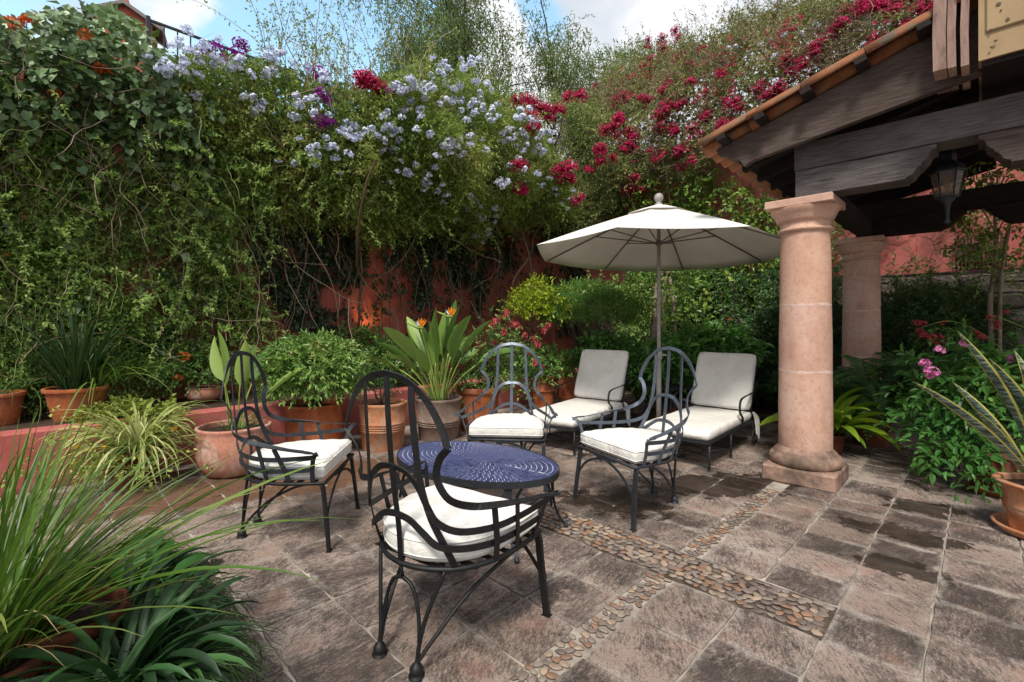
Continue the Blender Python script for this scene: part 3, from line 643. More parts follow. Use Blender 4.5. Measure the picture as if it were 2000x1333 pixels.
# ------------------------------------------------------------------ COLUMNS
def column(x, y, label):
    root = empty('stone_column', (x, y, 0), PI/4, label, 'column', 'stone columns carrying the veranda')
    b = MB(); b.box((0, 0, .068), (.54, .54, .136), bev=.014); b.build('plinth', M['cantera_d'], root)
    b = MB(); b.lathe([(.25, .137), (.268, .15), (.277, .18), (.27, .21), (.255, .228), (.240, .235), (.240, .247), (.226, .262), (.212, .275), (.2035, .29)], 40); b.build('base_moulding', M['cantera_d'], root)
    zs = [.288, .945, 1.51, 2.13]; rs = [.203, .199, .193, .185]
    for i in range(3):
        b = MB(); b.lathe([(rs[i], zs[i]+.002), (rs[i]*.997+rs[i+1]*.003, (zs[i]+zs[i+1])/2), (rs[i+1], zs[i+1]-.008)], 44); b.build('drum', M['cantera'], root)
        if i < 2:
            b = MB(); V = []; n = 44
            for k in range(3):
                for q in range(n):
                    a = 2*PI*q/n; r_ = rs[i+1]+(.0016 if k == 1 else .0006); z = zs[i+1]-.004+(k-1)*(.010+.004*math.sin(q*.9)+.003*math.sin(q*2.3))+.004*math.sin(q*.5); V.append((r_*math.cos(a), r_*math.sin(a), z))
            b.add(V, [(k*n+q, k*n+(q+1) % n, (k+1)*n+(q+1) % n, (k+1)*n+q) for k in range(2) for q in range(n)], True); b.build('joint', M['joint'], root)
    b = MB(); b.lathe([(.185, 2.123), (.187, 2.128), (.205, 2.134), (.212, 2.146), (.207, 2.16), (.191, 2.167), (.190, 2.215), (.205, 2.22), (.216, 2.235), (.222, 2.25), (.24, 2.29), (.262, 2.318), (.262, 2.332)], 44); b.build('capital', M['cantera'], root)
    b = MB(); b.box((0, 0, 2.366), (.50, .50, .066), bev=.006); b.build('abacus', M['cantera'], root)
    return root
column(2.545, 4.10, 'near pinkish stone column at the patio edge, with pale lime joints'); column(4.38, 5.92, 'far stone column in shade, rising behind the ferns')

# ------------------------------------------------------------------ VERANDA
VER = empty('veranda_roof', (*uv2xy(5.5, .5), 2.4), PI/4, 'dark timber veranda roof edged with curved orange clay tiles, on stone columns', 'roof')
bpy.context.view_layer.update()
def uvmb(fn):                                 # builds in (u,v,z) then moves to VER local
    return fn
O_ = Vector((5.5, .5, 2.4))
def vbuild(name, mb_, mat): mb_.v = [tuple(Vector(p)-O_) for p in mb_.v]; return mb_.build(name, mat, VER)
def vbox(b, u0, u1, v0, v1, z0, z1, bev=0.004): b.box(((u0+u1)/2, (v0+v1)/2, (z0+z1)/2), (u1-u0, v1-v0, z1-z0), None, bev)
MV = Matrix(((0, 0, 1), (1, 0, 0), (0, 1, 0)))   # (a=v, b=z, c=u) -> (u, v, z)
def ogee(v0, v1, z0, z1, inv=False):
    pts = [(0, 0), (.0, .06), (.08, .08), (.22, .14), (.30, .26), (.42, .38), (.50, .40), (.50, .47), (.60, .52), (.72, .62), (.80, .78), (.86, .84), (1.0, .86), (1.0, 1.0)]
    return [(v0+(v1-v0)*a, z0+(z1-z0)*c) for a, c in pts]
def beam(u0, u1, vL, zb, zm, zt, arch):
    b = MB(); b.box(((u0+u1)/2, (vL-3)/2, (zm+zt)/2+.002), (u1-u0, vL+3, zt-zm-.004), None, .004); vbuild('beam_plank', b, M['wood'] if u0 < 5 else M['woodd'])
    a0, a1, a2, a3 = arch                    # lower plank, left: vL..a0 then ogee up to a1; right plank from a2 up, down to a3
    og = ogee(a0, a1, zb, zm-.003)
    poly = [(vL-.008, zb), *og, (vL-.008, zm-.003)]
    b = MB(); b.prism(poly, u0+.003, u1-.003, MV); vbuild('beam_plank', b, M['wood'] if u0 < 5 else M['woodd'])
    og = ogee(a3, a2, zb, zm-.003)
    poly = [(-3, zb), *og, (-3, zm-.003)]
    b = MB(); b.prism(poly, u0+.003, u1-.003, MV); vbuild('beam_plank', b, M['woodr'] if u0 < 5 else M['woodd'])
def pl(px, py, u):                            # picture point on the vertical plane u = const
    k = (px-HX)/FPX; d = u*S2/(1+k); x = k*d; return (d-x)/S2, CAM_H+(HY-py)/FPX*d
a0 = pl(1770, 352, 4.47); a1 = pl(1829, 284, 4.47); a2 = pl(1911, 264, 4.47); a3 = pl(1975, 312, 4.47)
print('arch', a0, a1, a2, a3)
beam(4.47, 4.72, 1.125, 2.405, 2.62, 2.845, (a0[0], a1[0], a2[0], a3[0]))
c0 = pl(1840, 462, 7.07); c1 = pl(1888, 412, 7.07); c2 = pl(1925, 408, 7.07); c3 = pl(1975, 445, 7.07)
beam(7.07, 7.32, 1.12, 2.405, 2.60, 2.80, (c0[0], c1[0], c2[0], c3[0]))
# carved bracket and cross beam on the far column, wall plate along the columns
b = MB(); vbox(b, 4.725, 7.06, .95, 1.10, 2.41, 2.58); vbuild('wall_plate', b, M['woodd'])
b = MB(); b.prism([(1.11, 2.60), (1.11, 2.50), (1.16, 2.49), (1.20, 2.53), (1.25, 2.54), (1.28, 2.60)], 7.10, 7.29, MV); vbuild('beam_end', b, M['woodd'])
# roof slope: z over v
VE, ZE, SL = 1.765, 2.905, .285
def zr(v, top=0.0): return ZE+(VE-v)*SL+top    # underside of the tiles
U0, U1 = 4.28, 7.75
def sloped(u0, u1, va, vb, za, zb, name, mat, taper=True):
    b = MB(); b.prism([(va, zr(va)+za), (vb, zr(vb)+za), (vb, zr(vb)+zb), (va, zr(va)+zb)], u0, u1, MV); return vbuild(name, b, mat)
# verge board (two planks) with carved foot
b = MB(); v1 = VE-.07; vf = 1.44
b.prism([(v1, zr(v1)-.03), (v1-.03, zr(v1)-.09), (v1-.10, zr(v1)-.10), (v1-.13, zr(v1)-.15), (v1-.2, zr(v1)-.16), (v1-.235, zr(v1)-.225), (vf-.06, zr(vf)-.26), (-.1, zr(-.1)-.46), (-.1, zr(-.1)-.03)], U0, U0+.06, MV); vbuild('verge_board', b, M['woodr'])
b = MB(); b.prism([(v1, zr(v1)-.03), (vf, zr(vf)-.2), (-.1, zr(-.1)-.30), (-.1, zr(-.1)-.03)], U1, U1+.06, MV); vbuild('verge_board', b, M['woodd'])
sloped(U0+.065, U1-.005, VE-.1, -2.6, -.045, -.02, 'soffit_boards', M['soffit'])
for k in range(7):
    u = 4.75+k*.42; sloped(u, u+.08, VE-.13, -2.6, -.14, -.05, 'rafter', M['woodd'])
for px, py in ((1414, 300), (1488, 258), (1578, 212), (1684, 158), (1806, 92)):   # batten ends poking out under the tiles
    v = pl(px, py, 4.2)[0]; k = 0
    b = MB(); R = Matrix.Rotation(-math.atan(SL), 3, 'X'); b.box(((U0-.07), v, zr(v)-.012), (.20, .075, .045), R, .004)
    vbuild('batten', b, M['woodd'])
def tile_mesh(r0, r1, L, th=.012, n=9, up=True):
    b = MB(); V = []
    for (y, r) in ((0, r0), (L, r1)):
        for rr in (r, r-th):
            for i in range(n+1):
                a = PI*i/n; V.append((rr*math.cos(a), y, rr*math.sin(a)*(1 if up else -1)))
    m = n+1; F = []
    for i in range(n): F += [(i, i+1, 2*m+i+1, 2*m+i), (m+i, 3*m+i, 3*m+i+1, m+i+1), (i, m+i, m+i+1, i+1), (2*m+i, 2*m+i+1, 3*m+i+1, 3*m+i)]
    F += [(0, 2*m, 3*m, m), (n, m+n, 3*m+n, 2*m+n)]
    b.add(V, F, True); return b.mesh('roof_tile', M['tile'])
TM = tile_mesh(.095, .078, .50); TMd = tile_mesh(.085, .07, .50, up=False)
sla = math.atan(SL)
def tile_at(u, v, dz, me, jit=.01):
    o = link('roof_tile', me, VER, Vector((u+random.uniform(-jit, jit), v, zr(v)+dz))-O_, (sla+random.uniform(-.015, .015)+.03, random.uniform(-.05, .05), PI)); return o
for k in range(8):
    v = VE-.40*k+.02; tile_at(U0-.06, v, .012+.0, TM, .004)
for j in range(1, 17):
    u = U0-.06+.20*j
    for k in range(6):
        v = VE-.40*k+.02
        tile_at(u, v, .045, TM)
        tile_at(u-.10, v+.03, .055, TMd)
# upper storey bay (cream plaster with stone moulding), top right
BAY = empty('upper_storey_wall', (*uv2xy(4.7, -1), 2.98), PI/4, 'cream plastered upper wall with a stone corner moulding over the veranda', 'building'); OB = Vector((4.7, -1, 2.98))
def bbuild(name, mb_, mat): mb_.v = [tuple(Vector(p)-OB) for p in mb_.v]; return mb_.build(name, mat, BAY)
b = MB(); b.box((5.1, -1.75, 4.8), (1.9, 3.55, 3.62), None, 0); bbuild('wall', b, M['cream'])
b = MB(); b.box((5.1, -1.75, 2.972), (1.86, 3.52, .03), None, 0); bbuild('soffit', b, M['soffit'])
u = 4.14
vq = lambda px: pl(px, 100, u)[0]
def mould(pxa, pxb, du, name='moulding', z0=2.985, mat='moulding'):
    va, vb = vq(pxa), vq(pxb); b = MB(); V = []; n = 14
    for i in range(n+1):
        z = z0+i*3.4/n; w = .004*math.sin(i*2.1); V += [(u-du+w, va+w, z), (u-du-w, vb+w, z), (u+.4, vb+w, z), (u+.4, va+w, z)]
    F = [(i*4+a, i*4+(a+1) % 4, (i+1)*4+(a+1) % 4, (i+1)*4+a) for i in range(n) for a in range(4)]+[(3, 2, 1, 0)]
    b.add(V, F); bbuild(name, b, M[mat])
mould(1823, 1849, .035); mould(1851, 1868, .02); mould(1869, 1876, -.03, 'shadow_gap', 2.99, 'woodd'); mould(1877, 1893, .03, 'moulding', 2.97)
b = MB(); vp = vq(1925); b.box((4.144, (vp-3)/2, 4.7), (.02, vp+3, 3.1), None, .008); bbuild('raised_panel', b, M['cream'])
for px, py, s_ in ((1950, 8, .03), (1968, 38, .035), (1935, 58, .02), (1944, 80, .02), (1936, 92, .015), (1955, 20, .015)):
    s_ *= .55; v, z = pl(px, py, 4.13); b = MB(); n = 9; b.prism([(v+s_*random.uniform(.4, 1)*math.cos(2*PI*i/n), z+s_*random.uniform(.25, .7)*math.sin(2*PI*i/n)) for i in range(n)], 4.128, 4.136, MV); bbuild('paint_chip', b, M['flake'])

# lantern under the veranda
lx, ly = uv2xy(5.15, .18); P = pl(1850, 290, 5.15)
lx, ly = uv2xy(5.15, P[0]); LZ = pl(1850, 400, 5.15)[1]
LAN = empty('hanging_lantern', (lx, ly, LZ+.05), .3, 'six sided dark metal lantern hanging under the scalloped veranda beam', 'lantern')
def hexr(r, z, n=6): return [(r*math.cos(2*PI*i/n), r*math.sin(2*PI*i/n), z) for i in range(n)]
hL = .27
b = MB(); V = hexr(.098, 0)+hexr(.105, .012)+hexr(.105, .02); b.add(V, [tuple(range(5, -1, -1))]+[(j*6+i, j*6+(i+1) % 6, (j+1)*6+(i+1) % 6, (j+1)*6+i) for j in range(2) for i in range(6)]+[tuple(12+i for i in range(6))])
b.lathe([(.004, -.28), (.03, -.26), (.016, -.22), (.022, -.12), (.03, -.06), (.07, -.01), (.07, .0)], 12); b.build('lantern_base', M['irond'], LAN)
b = MB()
for i in range(6):
    a = 2*PI*i/6; b.tube([(.10*math.cos(a), .10*math.sin(a), .015), (.145*math.cos(a), .145*math.sin(a), hL)], .007, 5)
    a2 = a+PI/3
b.build('lantern_frame', M['irond'], LAN)
for i in range(6):
    a, c = 2*PI*i/6, 2*PI*(i+1)/6; b = MB(); k = .96
    b.add([(.10*k*math.cos(a), .10*k*math.sin(a), .02), (.10*k*math.cos(c), .10*k*math.sin(c), .02), (.145*k*math.cos(c), .145*k*math.sin(c), hL), (.145*k*math.cos(a), .145*k*math.sin(a), hL)], [(0, 1, 2, 3)]); b.build('pane', M['glass'], LAN)
b = MB()
for r_, z in ((.158, hL), (.162, hL+.015), (.15, hL+.05), (.13, hL+.085), (.08, hL+.12), (.075, hL+.20), (.05, hL+.25), (.02, hL+.28)): b.v += hexr(r_, z)
b.f = [(j*6+i, j*6+(i+1) % 6, (j+1)*6+(i+1) % 6, (j+1)*6+i) for j in range(7) for i in range(6)]+[tuple(range(5, -1, -1)), tuple(42+i for i in range(6))]; b.sm = [False]*len(b.f); b.build('lantern_cap', M['irond'], LAN)
b = MB(); b.tube([(0, 0, hL+.27), (0, 0, hL+.6)], .008, 6); b.build('chain', M['irond'], LAN)
b = MB(); b.lathe([(.004, .02), (.028, .03), (.028, .07), (.012, .09), (.03, .12), (.032, .16), (.012, .20), (.003, .205)], 12); b.build('bulb', M['glass'], LAN); LAN.scale = (.74, .74, .74)

# ------------------------------------------------------------------ CHAIRS
def superU(n=7):
    R = [(.31, -.27), (.315, -.12), (.295, .05), (.225, .19), (.11, .268), (0, .29)]
    pts = [Vector((x, y, 0)) for x, y in R]; c = cr(pts, n); return c
UP = superU(); RINGP = [(p.x, p.y) for p in UP]+[(-p.x, p.y) for p in UP[::-1][1:]]
def cushion_mesh(outline, z0, z1, sc=1.0, crown=.008, rr=.022, name='cushion', mat=None, wob=.004):
    n = len(outline); V = []; cx = sum(p[0] for p in outline)/n; cy = sum(p[1] for p in outline)/n; h = z1-z0
    prof = [(.93, 0), (.975, .10), (1.0, .28), (1.006, .5), (1.0, .72), (.978, .90), (.935, 1.0), (.86, 1.03), (.6, 1.08), (.3, 1.12)]
    for s_, t in prof:
        for i, (x, y) in enumerate(outline):
            w = wob*math.sin(i*1.3+s_*7)*(1 if t > .3 else .3)
            V.append((cx+(x-cx)*sc*s_, cy+(y-cy)*sc*s_, z0+h*t*(1 if t <= 1 else 1)+w*.4))
    m = len(prof); F = [(j*n+i, j*n+(i+1) % n, (j+1)*n+(i+1) % n, (j+1)*n+i) for j in range(m-1) for i in range(n)]
    F += [tuple(range(n-1, -1, -1)), tuple((m-1)*n+i for i in range(n))]
    b = MB(); b.add(V, F, True); b.f = b.f; me = b.mesh(name, mat or M['cush']); return me
def dense(poly, step=.045):
    out = []
    for i, p in enumerate(poly):
        q = poly[(i+1) % len(poly)]; L = math.hypot(q[0]-p[0], q[1]-p[1]); k = max(1, round(L/step)); out += [(p[0]+(q[0]-p[0])*j/k, p[1]+(q[1]-p[1])*j/k) for j in range(k)]
    return out
def outward(p):                               # direction away from the seat's inner axis
    c = Vector((0, min(p.y, -.02), p.z)); d = Vector((p.x, p.y, 0))-Vector((c.x, c.y, 0)); d.z = -.18 if p.z > .65 else 0
    return d.normalized() if d.length > 1e-4 else Vector((0, 1, 0))
def mir(p): return Vector((-p.x, p.y, p.z))
def crc(pts, n=8):                            # the back leans only slightly
    out = []
    for p in pts:
        x, y, z = p
        if z > .41 and y > .27: y = .27+(y-.27)*.52
        if z > .66: z = z+(z-.66)*.065; x *= 1.05
        out.append((x, y, z))
    return cr(out, n)
def chair(label, mat, matleg):
    root = empty('patio_armchair', (0, 0, 0), 0, label, 'chair', 'wrought iron armchairs around the oval table')
    W, T = .027, .006
    cr = crc
    def strip(b, pts, w=W):
        b.ribbon(pts, [outward(p) for p in pts], w, T)
    # outer outline: arch, shoulder cusp, waist, arm rail
    half = cr([(0, .445, 1.125), (.10, .437, 1.105), (.185, .42, 1.045), (.245, .40, .96), (.275, .39, .885)], 6)
    low = cr([(.275, .39, .885), (.232, .375, .845), (.207, .355, .79), (.215, .33, .735), (.25, .285, .69), (.30, .19, .655), (.345, .06, .635), (.373, -.08, .615), (.386, -.17, .606)], 5)
    bf = MB(); full = [mir(p) for p in half[::-1]][:-1]+half; strip(bf, full); 
    bf.build('back_arch', mat, root)
    for sg in (1, -1):
        b = MB(); pts = low if sg > 0 else [mir(p) for p in low]
        fl = [outward(p) for p in pts]; n = len(pts)
        for i in range(n):                    # the arm twists from upright to flat towards its tip
            t = max(0, (i/n-.45)/.4); t = min(1, t); fl[i] = (fl[i]*(1-t)+Vector((0, 0, 1))*t+Vector((sg*.2*t, 0, 0))).normalized()
        b.ribbon(pts, fl, .028, T)
        tip = [Vector((sg*.386, -.165, .6065)), Vector((sg*.402, -.21, .603)), Vector((sg*.422, -.270, .598))]
        b.sweep(tip, [(-.018, -.002), (.018, -.002), (.018, .002), (-.018, .002)], normals=[Vector((0, 0, 1))]*3, radii=[1, 1.15, .12], sm=False)
        b.build('armrest', mat, root)
        for (x0, y0, x1, y1, zt) in ((.300, .06, .330, .11, .640), (.316, -.07, .364, -.0, .618)):
            b = MB(); pts = cr([(sg*x0, y0, .405), (sg*(x0+.018), (y0*2+y1)/3, .49), (sg*x1, y1, zt)], 5); b.ribbon(pts, [outward(p) for p in pts], .026, .005); b.build('side_bar', mat, root)
        b = MB(); pts = cr([(sg*.318, -.205, .405), (sg*.342, -.21, .48), (sg*.364, -.222, .55), (sg*.382, -.240, .585), (sg*.408, -.262, .597)], 5); b.ribbon(pts, [outward(p) for p in pts], .026, .005); b.build('side_bar', mat, root)
        b = MB(); pts = cr([(sg*.248, .165, .405), (sg*.26, .2, .5), (sg*.262, .255, .60), (sg*.255, .28, .685)], 5) if 0 else cr([(sg*.215, .205, .405), (sg*.20, .25, .50), (sg*.17, .33, .63), (sg*.135, .385, .78), (sg*.125, .43, 1.0), (sg*.125, .437, 1.088)], 6); b.ribbon(pts, [outward(p) for p in pts], .026, .005); b.build('back_slat', mat, root)
    b = MB(); pts = cr([(0, .288, .405), (0, .325, .55), (0, .385, .75), (0, .425, .95), (0, .445, 1.115)], 6); b.ribbon(pts, [outward(p) for p in pts], .027, .005); b.build('back_slat', mat, root)
    mid = cr([(0, .392, .785), (.07, .385, .772), (.125, .37, .725), (.155, .345, .665), (.195, .30, .60), (.255, .225, .560), (.318, .09, .547), (.350, -.06, .553), (.371, -.225, .568)], 5)
    b = MB(); strip(b, [mir(p) for p in mid[::-1]][:-1]+mid, .026); b.build('inner_arch', mat, root)
    lo = cr([(0, .345, .60), (.07, .338, .588), (.13, .32, .55), (.19, .275, .505), (.25, .19, .482), (.305, .06, .474), (.326, -.08, .478), (.338, -.205, .486)], 5)
    b = MB(); strip(b, [mir(p) for p in lo[::-1]][:-1]+lo, .026); b.build('lower_rail', mat, root)
    # seat frame with straps
    b = MB(); b.tube([(x, y, .398) for x, y in RINGP]+[(-.31, -.27, .398), (.31, -.27, .398)][0:0], .0105, 6, closed=True); b.build('seat_frame', matleg, root)
    b = MB()
    for k in range(6):
        y = -.2+.085*k; hw = .30 if y < .05 else .30*math.sqrt(max(.05, 1-((y-.05)/.25)**2)); b.box((0, y, .397), (2*hw, .03, .004))
    b.build('seat_straps', matleg, root); b = MB()
    me = cushion_mesh(dense([(x*.97, y*.97) for x, y in RINGP]), .412, .515, crown=.01); link('cushion', me, root)
    b = MB(); ol = [(x*.978, y*.978+.0, .437) for x, y in dense([(x*.97*1.02, y*.97*1.02) for x, y in RINGP])]; b.tube(ol, .0035, 5, closed=True)
    ol2 = [(x, y, .495) for x, y, z in ol]; b.tube(ol2, .0035, 5, closed=True); pi_ = b.build('piping', M['cush'], root)
    # legs
    for sg in (1, -1):
        b = MB(); pts = cr([(sg*.298, -.235, .398), (sg*.306, -.258, .37), (sg*.308, -.268, .30), (sg*.315, -.285, .15), (sg*.325, -.30, .006)], 4)
        b.sweep(pts, [(-.015, -.009), (.015, -.009), (.015, .009), (-.015, .009)], normals=[Vector((0, -1, 0))]*len(pts), sm=False); b.box((sg*.325, -.302, .004), (.042, .03, .006)); b.build('leg', matleg, root)
        b = MB(); F0 = (sg*.105, .305, .03)
        b.tube(cr([F0, (sg*.11, .295, .12), (sg*.135, .275, .24), (sg*.185, .232, .395)], 5), .0085, 6)
        b.tube(cr([(sg*.107, .30, .07), (sg*.105, .29, .14), (sg*.085, .28, .25), (sg*.05, .278, .318), (0, .278, .338)], 5), .008, 6)
        b.tube(cr([(sg*.105, .302, .05), (sg*.14, .24, .13), (sg*.20, .10, .26), (sg*.27, -.06, .355), (sg*.305, -.16, .392)], 6), .008, 6)
        b.build('leg', matleg, root)
        b = MB(); b.lathe([(.031, 0), (.031, .007), (.022, .009), (.026, .02), (.026, .033), (.018, .046), (.009, .052), (.007, .06)], 14, (sg*.105, .305, .001)); b.build('foot', matleg, root)
        b = MB(); b.ribbon(cr([(sg*.305, -.283, .20), (sg*.20, -.283, .31), (sg*.05, -.28, .372), (-sg*.12, -.275, .390)], 6), [Vector((0, -1, 0))]*19, .016, .008); b.build('brace', matleg, root)
    b = MB(); b.tube([(0, .278, .336), (0, .288, .395)], .008, 6)
    b.tube(cr([(-.2, .2, .39), (-.12, .05, .33), (0, 0, .31), (.12, .05, .33), (.2, .2, .39)], 4), .006, 5); b.build('stretcher', matleg, root)
    return root
def put(o, x, y, fx, fy): o.location = (x, y, .004); o.rotation_euler = (0, 0, math.atan2(fx, -fy))
c4 = chair('wrought iron armchair closest to the viewer, seen from behind, backlit dark in its colour', M['ironb'], M['ironb']); put(c4, -.278, 2.108, .565, .825)  # same iron as the other chairs, backlit darkness put into its colour
c1 = chair('wrought iron armchair at the left, facing right beside the round leafy shrub pot', M['irond'], M['ironb']); put(c1, -1.40, 3.09, .998, .064)
c2 = chair('wrought iron armchair with sky sheen in its blue grey colour, behind the table, facing the viewer', M['iron'], M['irond']); put(c2, -.03, 4.10, -.08, -1)
c3 = chair('wrought iron armchair with sky sheen in its blue grey colour, right of the table, standing on a wet patch', M['iron'], M['irond']); put(c3, .90, 3.49, -.883, -.469)
# ------------------------------------------------------------------ TABLE
TX, TY, TA = -.257, 3.19, math.radians(-35); TB = empty('oval_table', (TX, TY, .004), TA, 'low oval table with a cobalt blue mosaic top and dark iron rim', 'table')
ea, eb, tz = .62, .40, .43
def ell(a, b_, n=64): return [(a*math.cos(2*PI*i/n), b_*math.sin(2*PI*i/n)) for i in range(n)]
b = MB(); n = 72; V = []
for (k, z) in ((0, tz-.035), (0, tz+.004), (.007, tz+.004), (.007, tz-.035)):
    V += [(x, y, z) for x, y in ell(ea-k, eb-k, n)]
b.add(V, [(j*n+i, j*n+(i+1) % n, ((j+1) % 4)*n+(i+1) % n, ((j+1) % 4)*n+i) for j in range(4) for i in range(n)], False); b.build('rim', M['irond'], TB)
b = MB(); b.prism(ell(ea-.0065, eb-.0065, n), tz-.022, tz-.0005); b.build('tabletop', M['grout'], TB)
mos = []; k = 0
while True:
    o_ = .009+.0345*k; A1, B1 = ea-o_, eb-o_; A2, B2 = A1-.0295, B1-.0295
    if B2 < .002:
        if B1 > .006:
            m = int(2*(A1-B1)/.04)
            for j in range(m):
                x0 = -(A1-B1)+2*(A1-B1)*j/m+.003; x1 = x0+2*(A1-B1)/m-.006; mos.append([(x0, -B1, tz+.002), (x1, -B1, tz+.002), (x1, B1, tz+.002), (x0, B1, tz+.002)])
        break
    per = PI*(3*(A1+B1)-math.sqrt((3*A1+B1)*(A1+3*B1))); m = max(6, round(per/.037)); 
    # equal arc steps
    fine = ell(A1, B1, 720); s_ = [0]
    for i in range(720): q, r_ = fine[i], fine[(i+1) % 720]; s_.append(s_[-1]+math.hypot(q[0]-r_[0], q[1]-r_[1]))
    ang = [2*PI*np.interp(s_[-1]*j/m+.4*k % 1*.02, s_, np.arange(721))/720 for j in range(m+1)]
    for j in range(m):
        t0, t1 = ang[j], ang[j+1]; g_ = .06*(t1-t0); t0 += g_; t1 -= g_; zt = tz+.0022+random.uniform(-.0006, .0006)
        mos.append([(A1*math.cos(t0), B1*math.sin(t0), zt), (A1*math.cos(t1), B1*math.sin(t1), zt), (A2*math.cos(t1), B2*math.sin(t1), zt+random.uniform(-.0005, .0005)), (A2*math.cos(t0), B2*math.sin(t0), zt)])
    k += 1
ca, sa = math.cos(TA), math.sin(TA)
mos.sort(key=lambda q: math.hypot(TX+q[0][0]*ca-q[0][1]*sa, TY+q[0][0]*sa+q[0][1]*ca))
rest = MB()
for i, q in enumerate(mos):
    V = [(x, y, tz-.001) for x, y, z in q]+q; F = [(4, 5, 6, 7), (0, 1, 5, 4), (1, 2, 6, 5), (2, 3, 7, 6), (3, 0, 4, 7)]
    if i < 296:
        b = MB(); cx, cy = V[0][0], V[0][1]; b.add([(x-cx, y-cy, z-tz) for x, y, z in V], F); b.build('mosaic_tile', M['mosaic'], TB, (cx, cy, tz))
    else: rest.add(V, F)
o = rest.build('mosaic', M['mosaic'], TB); o['kind'] = 'stuff'
for sx in (-1, 1):
    for sy in (-1, 1):
        b = MB(); pts = cr([(sx*.46, sy*.245, tz-.03), (sx*.465, sy*.25, .30), (sx*.475, sy*.25, .18), (sx*.51, sy*.265, .07), (sx*.545, sy*.285, .03)], 5)
        b.sweep(pts, [(-.02, -.004), (.02, -.004), (.02, .004), (-.02, .004)], normals=[Vector((sx*.6, sy*.8, 0))]*len(pts), radii=[1.1, 1.1, 1.05, 1, 1, 1, 1, .95, .9, .9, .85, .8, .8, .75, .7, .65, .6, .55, .5, .5, .5], sm=False)
        b.lathe([(.006, 0), (.014, .006), (.017, .018), (.012, .03), (.004, .034)], 10, (sx*.547, sy*.286, 0)); b.build('leg', M['irond'], TB)
    b = MB(); pts = cr([(sx*.467, -.235, .14), (sx*.467, -.20, .28), (sx*.467, -.10, .365), (sx*.467, 0, .385), (sx*.467, .10, .365), (sx*.467, .20, .28), (sx*.467, .235, .14)], 5); b.ribbon(pts, [Vector((1, 0, 0))]*len(pts), .022, .006); b.build('arch_brace', M['irond'], TB)
